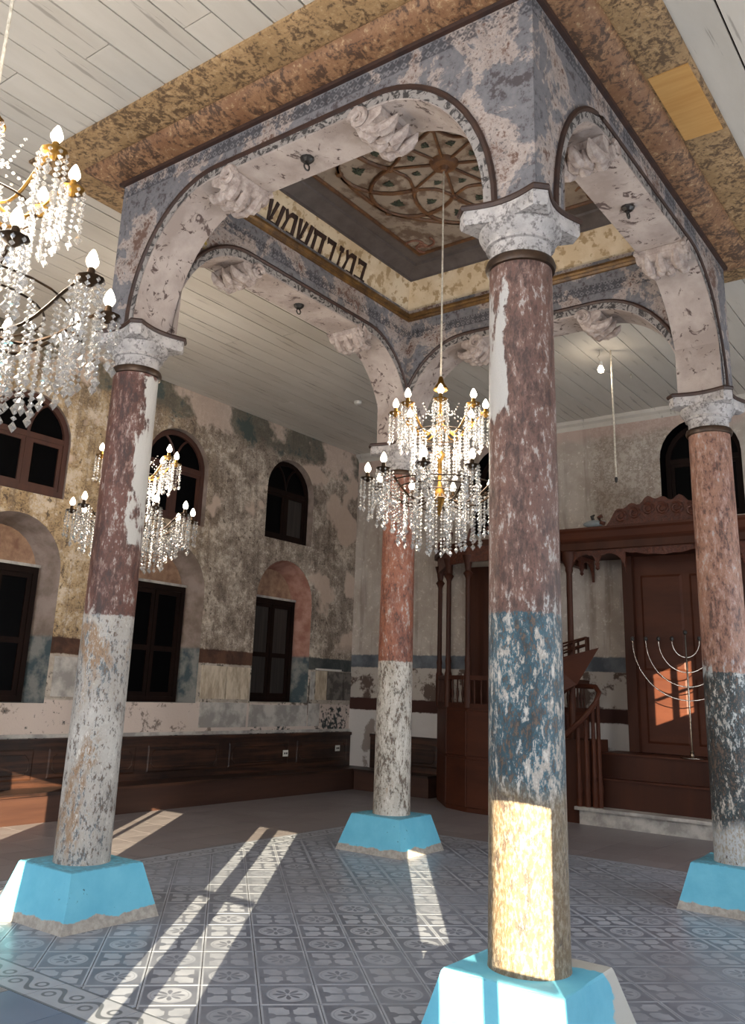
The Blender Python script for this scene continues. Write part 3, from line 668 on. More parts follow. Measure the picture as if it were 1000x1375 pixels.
# ================================================================== CANOPY
can = tag(empty('canopy', (0, 0, 0)), 'square painted arched canopy with coffered ceiling on four columns', 'canopy')
Wd = 0.19; ZS, ZT = 4.24, 5.60
def ell(cu, au, av, n=14, z=ZS): return [(cu-au*math.cos(PI/2*k/n), z+av*math.sin(PI/2*k/n)) for k in range(n+1)]
def side_open(L, s, off): # opening outline: quarter ellipse, flat head, quarter ellipse
    a = ell(0.95, s[0], s[1]); return a+[(L-u, z) for u, z in reversed(a)]
SIDES = [  # name, length, map(u, z, d) d: outward from wall centre plane, clip ends
    ('ab', A_, lambda u, z, d: (-d, u, z), True), ('cd', A_, lambda u, z, d: (B_+d, u, z), True),
    ('ad', B_, lambda u, z, d: (u, -d, z), False), ('bc', B_, lambda u, z, d: (u, A_+d, z), False)]
def spiral(cu, cz, r0, turns, sgn, d, mp, n=30, a0=0.0):
    return [mp(cu+sgn*r0*(1-0.85*k/n)*math.cos(a0+2*PI*turns*k/n), cz+r0*(1-0.85*k/n)*math.sin(a0+2*PI*turns*k/n), d) for k in range(n+1)]
def bracket(mp, u, s):
    """carved console with volutes and acanthus leaves, hanging where the quarter arch meets the lintel; s=+1 points to larger u"""
    z = 5.27; q = lambda du, dz, d: mp(u+s*du, z+dz, d); Wb = Wd*0.98
    prof = [(-0.10, 0.02), (0.10, 0.02), (0.125, -0.02), (0.12, -0.07), (0.085, -0.11), (0.05, -0.115), (0.03, -0.15), (-0.01, -0.155), (-0.03, -0.12), (-0.07, -0.10), (-0.12, -0.075), (-0.13, -0.03)]
    mb = MB().prism(prof, lambda a, b: q(a, b, -Wb), lambda a, b: q(a, b, Wb))
    br = mb.build('bracket', m_bracket, can)
    for d in (-Wb-0.012, Wb+0.012):
        v = MB().tube([Vector(p) for p in spiral(u+s*0.055, z-0.045, 0.075, 1.9, s, d, mp)], [0.024*(1-0.5*k/30) for k in range(31)], 6)
        v.build('volute', m_bracket, br, True)
    rnd = random.Random(int(u*100)); lf = MB()
    for row in range(3):
        nn = 3+row % 2
        for k in range(nn):
            d = -Wb*0.95+Wb*1.9*(k+0.5)/nn+rnd.uniform(-0.01, 0.01); b0 = 0.06-0.075*row
            pts = [q(b0+0.04, -0.06-0.02*row, d), q(b0-0.01, -0.125-0.012*row, d+rnd.uniform(-.012, .012)), q(b0-0.055, -0.165+0.012*row, d), q(b0-0.10, -0.150+0.02*row, d), q(b0-0.125, -0.115+0.02*row, d)]
            lf.tube(pts, [0.03, 0.05, 0.045, 0.03, 0.006], 7)
    lf.build('acanthus_leaf', m_bracket, br, True)
    return br
for nm, L, mp, fullw in SIDES:
    e0, e1 = (-Wd, L+Wd) if fullw else (Wd, L-Wd)
    intr = side_open(L, (0.82, 1.03), 0); extr = side_open(L, (0.89, 1.11), 0)
    top = lambda u: 0
    # solid spandrel wall, sliced along u
    mb = MB(); us = [e0]+[u for u, z in intr if e0 < u < e1]+[e1]
    zi = lambda u: next((za+(zb-za)*(u-ua)/max(ub-ua, 1e-6) for (ua, za), (ub, zb) in zip(intr[:-1], intr[1:]) if ua <= u <= ub), ZS)
    low_ = [(u, ZS if (u <= intr[0][0] or u >= intr[-1][0]) else zi(u)) for u in us]
    if fullw: low_ = [(e0, ZS), (intr[0][0], ZS)]+[p for p in low_ if intr[0][0] < p[0] < intr[-1][0]]+[(intr[-1][0], ZS), (e1, ZS)]
    poly_up = [(u, ZT+0.2) for u, z in low_]
    for (a, b, c, d) in zip(low_[:-1], low_[1:], poly_up[1:], poly_up[:-1]):
        P4 = [a, b, c, d]
        mb.add([mp(u, z, Wd) for u, z in P4]+[mp(u, z, -Wd) for u, z in P4], [(0, 1, 2, 3), (7, 6, 5, 4), (0, 4, 5, 1)])
    for (u, z) in (low_[0], low_[-1]): mb.add([mp(u, z, Wd), mp(u, z, -Wd), mp(u, ZT+0.2, -Wd), mp(u, ZT+0.2, Wd)], [(0, 1, 2, 3)])
    wl_ = mb.build('arch_wall', m_span, can)
    clipu = lambda P: [(u, z) for u, z in P if (fullw or Wd-0.005 <= u <= L-Wd+0.005)]
    ci = clipu(intr)
    sb = MB(); off = 0.014
    if not fullw: ci = [(Wd+0.012, ZS+0.01)]+ci+[(L-Wd-0.012, ZS+0.01)]
    I2 = [(u, z-off if 0.9 < u < L-0.9 else z-(off*0.6 if z > ZS+0.02 else 0)) for u, z in ci]
    if not fullw: I2 = [(min(max(u, Wd+0.012), L-Wd-0.012), z) for u, z in I2]
    sb.strip([mp(u, z, Wd+0.004) for u, z in I2], [mp(u, z, -Wd-0.004) for u, z in I2])
    sb.strip([mp(u, z, Wd+0.004) for u, z in I2], [mp(u, z+0.03, Wd+0.004) for u, z in I2]); sb.strip([mp(u, z, -Wd-0.004) for u, z in I2], [mp(u, z+0.03, -Wd-0.004) for u, z in I2])
    sb.build('soffit', m_soffit, wl_)
    for d in (Wd+0.008, -Wd-0.008):
        ab = MB(); n = len(intr)
        keep = [i for i in range(n) if (d > 0 or Wd <= extr[i][0] <= L-Wd)]
        ab.strip([mp(*intr[i], d) for i in keep], [mp(*extr[i], d) for i in keep]); ab.build('archivolt', m_archiv, wl_)
        MB().tube([mp(*extr[i], d) for i in keep], 0.02, 6).build('arch_moulding', m_rim, wl_, True)
    for u, s in ((1.02, 1), (L-1.02, -1)): bracket(mp, u, s)
    hk = MB().lathe([(0.0, -0.035), (0.03, -0.03), (0.05, -0.01), (0.055, 0.01), (0.02, 0.02)], 10, mp(L/2, 5.25, 0)); 
    hk.tube([tuple(Vector(mp(L/2, 5.215, 0))+Vector((0.028*math.cos(t), 0, -0.028+0.028*math.sin(t)))) for t in [2*PI*k/12 for k in range(13)]], 0.007, 5)
    hk.build('hook_rosette', m_black, can)
def sweep(prof, rect, inward, name, mats, parent):
    """mitred moulding around a rectangle (x0,x1,y0,y1): prof of (offset, z); one object per side"""
    x0, x1, y0, y1 = rect; sg = -1 if inward else 1; out = []
    P = lambda cx, cy, o, z: ((x0-sg*o) if cx == 0 else (x1+sg*o), (y0-sg*o) if cy == 0 else (y1+sg*o), z)
    for i, (c0, c1) in enumerate((((0, 0), (0, 1)), ((0, 1), (1, 1)), ((1, 1), (1, 0)), ((1, 0), (0, 0)))):
        mb = MB().strip([P(*c0, o, z) for o, z in prof], [P(*c1, o, z) for o, z in prof])
        out.append(mb.build(name, mats, parent, True))
    return out
RO = (-Wd, B_+Wd, -Wd, A_+Wd)
sweep([(0.0, 5.565), (0.03, 5.57), (0.035, 5.595), (0.0, 5.605)], RO, False, 'dark_fillet', m_rim, can)
roll = [(0.0, 5.60), (0.045, 5.600), (0.09, 5.606), (0.15, 5.618), (0.20, 5.637), (0.235, 5.66), (0.25, 5.68), (0.255, 5.70)]
sweep(roll, RO, False, 'cornice_roll', m_corn_roll, can)
boards = sweep([(0.25, 5.688), (0.27, 5.680), (0.30, 5.682), (0.55, 5.690), (0.565, 5.695), (0.57, 5.73)], RO, False, 'cornice_board', m_corn_board, can)
rb = MB().prism([(1.06, -0.73), (1.90, -0.735), (1.89, -0.46), (1.06, -0.46)], lambda x, y: (x, y, 5.676), lambda x, y: (x, y, 5.688)).build('repair_board', m_plywood, can); rb['label'] = 'new unpainted wooden repair board in the cornice'
# inner mouldings, frieze, coffer
RI = (Wd*0.8, B_-Wd*0.8, Wd*0.8, A_-Wd*0.8)
RIa = (0.0, B_, 0.0, A_)
sweep([(Wd, 5.66), (0.205, 5.665), (0.215, 5.69), (0.205, 5.70), (0.225, 5.72), (0.225, 5.745), (0.20, 5.75), (0.12, 5.76)], RIa, True, 'gilt_moulding', m_gold_mold, can)
fr = sweep([(0.12, 5.75), (0.25, 6.14)], RIa, True, 'frieze', m_frieze, can)
sweep([(0.245, 6.135), (0.27, 6.125), (0.275, 6.15), (0.36, 6.20), (0.42, 6.215), (0.43, 6.24), (0.55, 6.25)], RIa, True, 'coffer_frame', m_frame_dk, can)
ZP = 6.27
MB().box(0.45, B_-0.45, 0.45, A_-0.45, ZP, ZP+0.05).build('coffer_panel', m_coffer, can)
cx, cy = B_/2, A_/2
def ribpart(pts, r=0.022): return MB().tube([(x, y, ZP-0.012) for x, y in pts], r, 6).build('rib', m_rib, can, True)
hx, hy = cx-0.56, cy-0.56
MB().tube([(cx-hx, cy-hy, ZP-0.01), (cx+hx, cy-hy, ZP-0.01), (cx+hx, cy+hy, ZP-0.01), (cx-hx, cy+hy, ZP-0.01), (cx-hx, cy-hy, ZP-0.01)], 0.025, 6).build('rib_border', m_rib, can)
E8 = lambda a, r: (cx+1.10*r*math.cos(a), cy+r*math.sin(a))
R1, R2 = 0.50, 0.98
for k in range(8):
    a = 2*PI*k/8+PI/8; da = 2*PI/8
    ribpart([E8(a, 0.10), E8(a, R1)], 0.014)                                    # spokes
    for sg in (1, -1):                                                          # almond petals between the two rings
        ribpart([E8(a+sg*da*(t)+sg*0.0, R1+(R2-R1)*math.sin(t*PI/2)) for t in [j/8 for j in range(9)]])
    ribpart([E8(a+da*t, R1-0.10*math.sin(PI*t)) for t in [j/8 for j in range(9)]], 0.016)
    ribpart([E8(a+da*t, R2-0.03*math.sin(PI*t)) for t in [j/8 for j in range(9)]])
    for r in (R1, R2): MB().lathe([(0.0, -0.03), (0.03, -0.022), (0.042, 0.0)], 8, (*E8(a, r), ZP-0.015)).build('node_boss', m_rib, can, True)
boss = MB().lathe([(0.0, -0.09), (0.03, -0.085), (0.05, -0.05), (0.11, -0.04), (0.13, -0.015), (0.14, 0.0)], 16, (cx, cy, ZP)).build('ceiling_boss', m_rib, can, True)
lm = MB()
for k in range(7):
    a = 2*PI*k/7+0.3; r = 0.075 if k % 2 else 0.055; d = Vector((math.cos(a), math.sin(a), 0)); pz = Vector((-d.y, d.x, 0))*0.02
    lm.add([(0, 0, -0.004), tuple(d*r*0.55+pz+Vector((0, 0, -0.008))), tuple(d*r), tuple(d*r*0.55-pz+Vector((0, 0, -0.008)))], [(0, 1, 2, 3)])
lo = None
for k in range(8):
    for r, da, sc in ((0.30, 0.5, 0.7), (0.62, 0.5, 0.9), (0.80, 0.0, 1.1)):
        q = E8(2*PI*k/8+PI/8+da*2*PI/8, r)
        if lo is None: lo = ob = lm.build('leaf_motif', m_leaf, can, False, (*q, ZP-0.004))
        else: ob = inst(lo, can, (*q, ZP-0.004), k*0.9)
        ob.scale = (sc, sc, 1)
for sx in (-1, 1):
    for sy in (-1, 1):
        q = (cx+sx*(hx-0.16), cy+sy*(hy-0.14))
        f = MB()
        for t0 in (0, 2.1, 4.2): f.tube([(0.13*(1-0.8*t)*math.cos(t0+t*5)+0.05*math.cos(t0), 0.13*(1-0.8*t)*math.sin(t0+t*5)+0.05*math.sin(t0), -0.012) for t in [j/14 for j in range(15)]], 0.013, 5)
        f.build('corner_scroll', m_flower if sx*sy > 0 else m_rib, can, True, (*q, ZP))
# Hebrew lettering on the frieze: the glyphs are drawn as strokes
def stroke(a, b, wa, wb):
    d = Vector((b[0]-a[0], b[1]-a[1])); n = Vector((-d.y, d.x)).normalized()
    return [(a[0]-n.x*wa/2, a[1]-n.y*wa/2), (b[0]-n.x*wb/2, b[1]-n.y*wb/2), (b[0]+n.x*wb/2, b[1]+n.y*wb/2), (a[0]+n.x*wa/2, a[1]+n.y*wa/2)]
G = {
 'bet': [stroke((0.06, .88), (.80, .88), .2, .2), stroke((.05, 1.0), (.14, .72), .1, .06), stroke((.70, .92), (.70, .1), .2, .22), stroke((0.0, .1), (1.0, .1), .2, .2)],
 'mem': [stroke((.02, 1.0), (.26, .62), .14, .2), stroke((.26, .66), (.06, 0.0), .12, .18), stroke((.22, .72), (.52, .93), .12, .2), stroke((.45, .9), (.88, .9), .2, .2), stroke((.80, .95), (.84, .06), .2, .22), stroke((.40, .09), (.94, .09), .18, .18)],
 'zayin': [stroke((.22, .90), (.80, .86), .2, .22), stroke((.52, .85), (.52, 0.0), .14, .24), stroke((.22, 1.0), (.30, .76), .08, .06)],
 'resh': [stroke((.06, .88), (.86, .88), .2, .2), stroke((.05, 1.0), (.14, .72), .1, .06), stroke((.74, .94), (.74, 0.0), .22, .16)],
 'het': [stroke((.02, .88), (.98, .88), .2, .2), stroke((.02, 1.0), (.08, .74), .08, .06), stroke((.20, .86), (.20, 0.0), .18, .22), stroke((.82, .92), (.82, 0.0), .2, .22)],
 'shin': [stroke((.04, 1.0), (.18, .10), .22, .14), stroke((.50, 1.0), (.30, .22), .2, .1), stroke((.92, 1.0), (.80, .08), .22, .2), stroke((.12, .09), (.86, .09), .2, .18), stroke((.16, .12), (.42, .34), .1, .1)]}
word = ['shin', 'mem', 'shin', 'het', 'resh', 'zayin', 'mem', 'bet']       # as it stands, left to right
n0 = Vector((0, -(6.14-5.75), -(0.25-0.12))).normalized()                   # frieze normal towards the room
upv = Vector((0, -0.13, 0.39)).normalized()
xp = 1.16; HZ = 0.235
for g in word:
    wd = {'zayin': 0.11, 'resh': 0.165, 'bet': 0.18, 'het': 0.19, 'shin': 0.20, 'mem': 0.19}[g]
    base = Vector((xp, A_-0.12, 5.75))+upv*0.055
    mb = MB()
    for pl in G[g]:
        mb.prism(pl, lambda a, b: tuple(base+Vector((1, 0, 0))*a*wd+upv*b*HZ+n0*0.002), lambda a, b: tuple(base+Vector((1, 0, 0))*a*wd+upv*b*HZ+n0*0.012))
    mb.build('letter', m_letter, can)
    xp += wd+0.022

# ================================================================== CHANDELIERS
def bead(mb, z, r, hh, seg=6):
    k = len(mb.v); mb.v += [(0, 0, z+hh)]+[(r*math.cos(2*PI*i/seg), r*math.sin(2*PI*i/seg), z) for i in range(seg)]+[(0, 0, z-hh)]
    for i in range(seg):
        j = (i+1) % seg; mb.f += [[k, k+1+i, k+1+j], [k+seg+1, k+1+j, k+1+i]]
def strand_mesh(n, r=0.0125, drop=True):
    mb = MB(); z = -0.01
    for i in range(n): bead(mb, z, r*(0.8+0.4*((i*7) % 3)/2), r*1.05); z -= r*2.25
    if drop:
        bead(mb, z-0.012, r*1.6, 0.028)
    o = mb.build('crystal_strand', m_crystal); me = o.data; bpy.data.objects.remove(o); return me
SM = {n: strand_mesh(n) for n in (3, 5, 8, 11, 15)}
def strand(parent, n, loc):
    o = bpy.data.objects.new('crystal_strand', SM[n]); col.objects.link(o); o.parent = parent; o.location = loc; o.rotation_euler.z = random.random()*6; return o
def chandelier(loc, label, ztop, power, rot=0.0, nu=8, nl=10):
    root = tag(empty('chandelier', loc, rot), label, 'chandelier', 'crystal chandeliers')
    H = ztop-loc[2]
    MB().tube([(0, 0, 0.05), (0, 0, H*0.25), (0, 0, H)], 0.008, 6).build('cord', m_cord, root)
    MB().lathe([(0.01, 0.10), (0.018, 0.09), (0.03, 0.04), (0.05, 0.01), (0.065, -0.015), (0.06, -0.025), (0.01, -0.02)], 16).build('bell_cap', m_brass, root, True)
    MB().lathe([(0.012, 0.0), (0.012, -0.10), (0.03, -0.13), (0.012, -0.16), (0.022, -0.24), (0.04, -0.30), (0.018, -0.36), (0.014, -0.55), (0.045, -0.60), (0.02, -0.66), (0.015, -0.85), (0.05, -0.93), (0.06, -0.97), (0.03, -1.03), (0.015, -1.10), (0.0, -1.13)], 12).build('stem', m_brass, root, True)
    def arm(R, zc, z0, k, n, matl, seed):
        a = 2*PI*k/n+seed; A = empty('arm', (0, 0, 0), a, root)
        pts = []
        for j in range(11):
            t = j/10; x = 0.03+(R-0.03)*t; z = z0+(zc-z0)*t*t*(3-2*t) - 0.13*math.sin(PI*min(1, t*1.15)) + (0.02 if t > .95 else 0)
            pts.append((x, 0, z))
        pts[-1] = (R, 0, zc)
        MB().tube(pts, 0.0085, 5).build('arm_tube', matl, A, True)
        MB().lathe([(0.008, -0.03), (0.02, -0.02), (0.055, 0.0), (0.06, 0.008), (0.02, 0.006), (0.018, 0.03), (0.014, 0.055), (0.0, 0.056)], 10, (R, 0, zc)).build('drip_cup', m_brass if R < 0.5 else m_bronze, A, True)
        MB().lathe([(0.0, 0.050), (0.014, 0.055), (0.026, 0.075), (0.027, 0.090), (0.017, 0.117), (0.006, 0.136), (0.0, 0.14)], 8, (R, 0, zc)).build('bulb', m_bulb, A, True)
        for q in range(8):
            b = 2*PI*q/8+0.4; strand(A, (5, 8, 5, 8, 11, 8, 3, 8)[q] if R < 0.5 else (8, 5, 11, 8, 5, 11, 8, 3)[q], (R+0.055*math.cos(b), 0.055*math.sin(b), zc))
        strand(A, 8, (R*0.62, 0, z0+(zc-z0)*0.6-0.14)); strand(A, 5, (R*0.8, 0, zc-0.09)); strand(A, 5, (R*0.45, 0, z0+(zc-z0)*0.4-0.13)); strand(A, 8, (R*0.92, 0.06, zc-0.02)); strand(A, 8, (R*0.92, -0.06, zc-0.02))
    for k in range(nu): arm(0.38, -0.24, -0.34, k, nu, m_brass, 0.2)
    for k in range(nl): arm(0.60, -0.83, -0.93, k, nl, m_bronze, 0.0)
    # hoops with hanging tassels
    for R, z, n, ln in ((0.24, -0.42, 14, 11), (0.14, -0.55, 8, 8), (0.46, -0.88, 20, 11), (0.34, -0.90, 16, 15), (0.22, -0.93, 12, 15), (0.10, -0.98, 6, 15)):
        MB().tube([(R*math.cos(2*PI*j/28), R*math.sin(2*PI*j/28), z) for j in range(29)], 0.006, 4).build('hoop', m_bronze, root)
        for j in range(n): strand(root, ln, (R*math.cos(2*PI*j/n), R*math.sin(2*PI*j/n), z))
    # festoons from the upper crown to the hoop
    for j in range(8):
        a = 2*PI*j/8+0.6; mb = MB()
        for t in range(13):
            u = t/12; r = 0.05+0.33*u; z = -0.16-0.10*u-0.10*math.sin(PI*u); k0 = len(mb.v); bead(mb, 0, 0.008, 0.009); mb.v[k0:] = [(x+r*math.cos(a), y+r*math.sin(a), zz+z) for x, y, zz in mb.v[k0:]]
        mb.build('crystal_festoon', m_crystal, root)
    for z in (-0.30, -0.80):
        l = bpy.data.lights.new('chandelier_light', 'POINT'); l.energy = power; l.color = (1.0, 0.86, 0.69); l.shadow_soft_size = 0.25
        o = bpy.data.objects.new('chandelier_light', l); col.objects.link(o); o.parent = root; o.location = (0, 0, z+0.12)
    return root
chandelier((-2.455, 1.39, 3.95), 'large crystal chandelier cut by the left frame edge', ZC, 66, 0.1)
chandelier((cx, cy, 4.07), 'crystal chandelier hanging under the canopy between the columns', ZP-0.08, 48, 0.35)
chandelier((1.47, 5.09, 4.0), 'far crystal chandelier half hidden behind the left column', ZC, 58, 0.0)

# ================================================================== BENCHES
def bench(name, label, L, parent_loc, rz, panels):
    r = tag(empty(name, parent_loc, rz), label, 'bench')     # local: x along, y=0 at wall, -y into the room
    MB().box(0, L, -0.47, 0, 0, 0.28).build('riser', m_bench_r, r)
    MB().box(0, L, -0.49, 0, 0.28, 0.315).build('seat', m_bench, r)
    MB().box(0, L, -0.05, 0, 0.315, 0.80).build('back_board', m_bench, r)
    MB().box(0, L, -0.075, 0, 0.80, 0.85).build('top_rail', m_bench, r)
    n = panels; wdt = L/n
    for i in range(n):
        x0, x1 = i*wdt+0.10, (i+1)*wdt-0.10
        p = MB().frus([[(x0, -0.05, 0.40), (x1, -0.05, 0.40), (x1, -0.05, 0.74), (x0, -0.05, 0.74)], [(x0+0.02, -0.058, 0.42), (x1-0.02, -0.058, 0.42), (x1-0.02, -0.058, 0.72), (x0+0.02, -0.058, 0.72)]]).build('panel', m_bench, r)
        e = 0.06; z0, z1 = 0.46, 0.68
        pts = [(x0+e+0.05, -0.060, z0), (x1-e-0.05, -0.060, z0), (x1-e, -0.060, z0+0.05), (x1-e, -0.060, z1-0.05), (x1-e-0.05, -0.060, z1), (x0+e+0.05, -0.060, z1), (x0+e, -0.060, z1-0.05), (x0+e, -0.060, z0+0.05), (x0+e+0.05, -0.060, z0)]
        MB().tube(pts, 0.008, 5).build('panel_moulding', m_bench, p)
    return r
bench('wall_bench', 'long dark panelled wooden bench along the stained wall', XB-XF-0.02, (XF+0.01, YL-0.001, 0), 0, 9)
bench('wall_bench', 'short dark wooden bench in the corner behind the rear column', YL-0.5-5.45, (XB-0.001, YL-0.5, 0), -PI/2, 1)
for x, z, lb in ((6.55, 0.56, 'white wall socket on the dark bench back, left one'), (7.85, 0.60, 'white wall socket on the dark bench back near the corner')):
    o = tag(empty('wall_socket', (x, YL-0.0815, z)), lb, 'socket')
    MB().box(-0.055, 0.055, -0.012, 0.002, -0.045, 0.045).build('plate', m_white, o)
    for dx in (-0.022, 0.022): MB().lathe([(0.016, -0.001), (0.016, 0.001)], 10, (0, 0, 0)).build('socket_hole', m_gap, o).location = (dx, -0.013, 0)
    for ch in o.children:
        if ch.name.startswith('socket_hole'): ch.rotation_euler.x = PI/2

# ================================================================== PULPIT
pul = tag(empty('pulpit', (7.6, 4.1, 0)), 'reddish wooden pulpit with slender posts and carved canopy', 'pulpit')
PO = Vector((7.6, 4.1, 0)); loc = lambda P: [(x-PO.x, y-PO.y) for x, y in P]
plan = loc([(8.24, 5.38), (7.85, 5.34), (7.12, 4.74), (6.93, 4.30), (6.90, 3.62), (7.10, 3.12), (7.45, 3.06), (8.24, 3.06)])
cen = Vector((0.0, 0.05))
def grow(P, k): return [(cen.x+(x-cen.x)*k if x < 0.6 else x, cen.y+(y-cen.y)*k) for x, y in P]
MB().frus([[(x, y, 0) for x, y in plan], [(x, y, 1.36) for x, y in plan]]).build('body', m_red_wood_lit, pul)
for i in range(len(plan)-1):
    a, b = Vector(plan[i]), Vector(plan[i+1]); d = (b-a).normalized(); n = Vector((d.y, -d.x)); n = n if n.dot((a+b)/2-cen) > 0 else -n
    for z0, z1 in ((0.06, 0.68), (0.72, 1.32)):
        q = lambda t, z, o: (a.x+d.x*t+n.x*o, a.y+d.y*t+n.y*o, z); Ln = (b-a).length
        if Ln > 0.2: MB().frus([[q(0.015, z0, 0), q(Ln-0.015, z0, 0), q(Ln-0.015, z1, 0), q(0.015, z1, 0)], [q(0.02, z0+0.005, 0.012), q(Ln-0.02, z0+0.005, 0.012), q(Ln-0.02, z1-0.005, 0.012), q(0.02, z1-0.005, 0.012)]]).build('panel', m_red_wood_lit, pul)
def ringrail(k, z0, z1, name, m, kin=0.95):
    o, i_ = grow(plan, k), grow(plan, kin); mb = MB(); n = len(o)
    for j in range(n-1):
        mb.add([(*o[j], z0), (*o[j+1], z0), (*i_[j+1], z0), (*i_[j], z0), (*o[j], z1), (*o[j+1], z1), (*i_[j+1], z1), (*i_[j], z1)], [(0, 1, 2, 3), (4, 5, 6, 7), (0, 1, 5, 4), (2, 3, 7, 6), (0, 3, 7, 4), (1, 2, 6, 5)])
    return mb.build(name, m, pul)
ringrail(1.02, 1.36, 1.42, 'lower_rail', m_red_wood)
ringrail(1.02, 1.74, 1.80, 'hand_rail', m_red_wood)
mid = grow(plan, 0.985); bal = None
for i in range(len(mid)-1):
    a, b = Vector(mid[i]), Vector(mid[i+1]); nb = max(2, int((b-a).length/0.11))
    for k in range(1, nb):
        p = a+(b-a)*k/nb
        if bal is None: bal = MB().lathe([(0.012, 1.42), (0.012, 1.47), (0.021, 1.55), (0.012, 1.63), (0.012, 1.74)], 6).build('baluster', m_red_wood, pul, True, (p.x, p.y, 0))
        else: inst(bal, pul, (p.x, p.y, 0))
post = None
for i in (1, 2, 3, 4, 5):
    p = mid[i]
    if post is None: post = MB().lathe([(0.055, 1.36), (0.055, 1.82), (0.042, 1.86), (0.04, 1.95), (0.048, 2.0), (0.038, 2.06), (0.035, 3.16), (0.05, 3.20), (0.075, 3.24), (0.04, 3.28), (0.06, 3.40), (0.09, 3.50)], 10).build('post', m_red_wood, pul, True, (*p, 0))
    else: inst(post, pul, (*p, 0))
MB().box(0.45, 0.62, -0.45, 0.85, 1.4, 3.5).build('rear_panel', m_red_wood, pul)
ringrail(1.04, 3.40, 3.62, 'canopy_valance', m_carved, 0.96)
ringrail(1.10, 3.62, 3.70, 'canopy_cornice', m_red_wood, 0.9)
for i in range(len(plan)-1):
    a, b = Vector(grow(plan, 1.03)[i]), Vector(grow(plan, 1.03)[i+1]); d = (b-a).normalized(); Ln = (b-a).length; m = MB()
    if Ln < 0.3: continue
    for k in range(max(1, int(Ln/0.22))):
        u = (k+0.5)*Ln/max(1, int(Ln/0.22)); f = lambda t, z: (a.x+d.x*(u+t), a.y+d.y*(u+t), z)
        sg = 1 if k % 2 else -1
        m.tube([f(sg*(0.10-0.09*t), 3.70+0.16*math.sin(t*PI*0.9)+0.04*t) for t in [j/8 for j in range(9)]], 0.02, 5)
        m.tube([f(sg*0.03*math.cos(t)+0.02*sg, 3.86+0.03*math.sin(t)) for t in [2*PI*j/10 for j in range(11)]], 0.014, 5)
    m.build('crest_scroll', m_carved, pul, True)
# prow-like reading ledge with a little rail pointing to the ark
pr = lambda x, y, z: (x-PO.x, y-PO.y, z)
prow = MB().add([pr(6.98, 3.08, 2.02), pr(7.30, 3.08, 2.02), pr(7.14, 2.44, 2.20), pr(6.98, 3.08, 1.55), pr(7.30, 3.08, 1.55), pr(7.14, 2.76, 1.72)], [(0, 1, 2), (3, 5, 4), (0, 2, 5, 3), (1, 4, 5, 2), (0, 3, 4, 1)]).build('prow_ledge', m_red_wood_lit, pul)
m = MB()
for x0 in (7.01, 7.27):
    p0, p1 = Vector(pr(x0, 3.06, 2.02)), Vector(pr(7.14+(x0-7.14)*0.3, 2.60, 2.15))
    for t in (0.0, 0.33, 0.66, 1.0):
        q = p0+(p1-p0)*t; m.box(q.x-0.01, q.x+0.01, q.y-0.012, q.y+0.012, q.z, q.z+0.19)
    for dz in (0.09, 0.18): m.tube([p0+Vector((0, 0, dz)), p1+Vector((0, 0, dz))], 0.012, 4)
m.build('prow_rail', m_red_wood, prow)
# curved stair rail with balusters on the marble step
hr = [pr(7.0, 2.98, 1.02), pr(7.02, 2.84, 1.12), pr(7.08, 2.66, 1.30), pr(7.16, 2.52, 1.50), pr(7.24, 2.50, 1.63), pr(7.32, 2.58, 1.70), pr(7.36, 2.74, 1.71), pr(7.36, 2.95, 1.71)]
MB().tube(hr, 0.035, 8).build('stair_handrail', m_red_wood_lit, pul, True)
for x, y, zt in ((7.22, 2.80, 1.15), (7.24, 2.70, 1.26), (7.27, 2.61, 1.40), (7.30, 2.55, 1.55)):
    MB().lathe([(0.036, 0.21), (0.036, 0.36), (0.046, 0.42), (0.03, 0.55), (0.026, zt-0.1), (0.03, zt+0.02)], 8, pr(x, y, 0)).build('stair_baluster', m_red_wood_lit, pul, True)
MB().box(*[v for v in (7.24-PO.x, 7.9-PO.x, 2.66-PO.y, 3.06-PO.y)], 0.0, 1.02).build('stair_side', m_red_wood, pul)

# ================================================================== ARK, STEPS, MENORAH
st = tag(empty('marble_step', (7.3, 1.3, 0)), 'low worn marble step in front of the brown ark steps', 'step')
MB().box(-0.10, 0.10, -1.5, 1.50, 0, 0.17).build('riser', m_marble, st)
MB().box(-0.14, 0.12, -1.5, 1.55, 0.17, 0.21).build('tread', m_marble, st)
pf = tag(empty('ark_platform', (7.8, 1.3, 0)), 'brown wooden stepped platform under the ark', 'platform')
MB().box(-0.38, 0.44, -1.5, 1.36, 0, 0.535).build('lower_riser', m_red_wood, pf)
MB().box(-0.41, 0.44, -1.5, 1.36, 0.535, 0.56).build('lower_tread', m_red_wood_lit, pf)
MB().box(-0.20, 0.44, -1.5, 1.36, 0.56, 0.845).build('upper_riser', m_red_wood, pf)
MB().box(-0.23, 0.44, -1.5, 1.36, 0.845, 0.87).build('upper_tread', m_red_wood_lit, pf)
AY = 1.55
ark = tag(empty('torah_ark', (7.75, AY, 0)), 'red-brown wooden ark with carved crest and slender front posts', 'ark')
q = lambda x: x-7.75
MB().box(0.33, 0.49, -0.86, 0.86, 0.88, 3.60).build('door_panel', m_red_wood_lit, ark)
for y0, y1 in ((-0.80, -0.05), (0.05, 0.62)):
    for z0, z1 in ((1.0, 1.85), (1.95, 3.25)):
        MB().frus([[(0.33, y0, z0), (0.33, y1, z0), (0.33, y1, z1), (0.33, y0, z1)], [(0.315, y0+0.03, z0+0.03), (0.315, y1-0.03, z0+0.03), (0.315, y1-0.03, z1-0.03), (0.315, y0+0.03, z1-0.03)]]).build('raised_panel', m_red_wood_lit, ark)
for y in (-0.80, 0.78):
    MB().box(0.24, 0.34, y-0.07, y+0.07, 0.88, 3.55).build('pilaster', m_red_wood, ark)
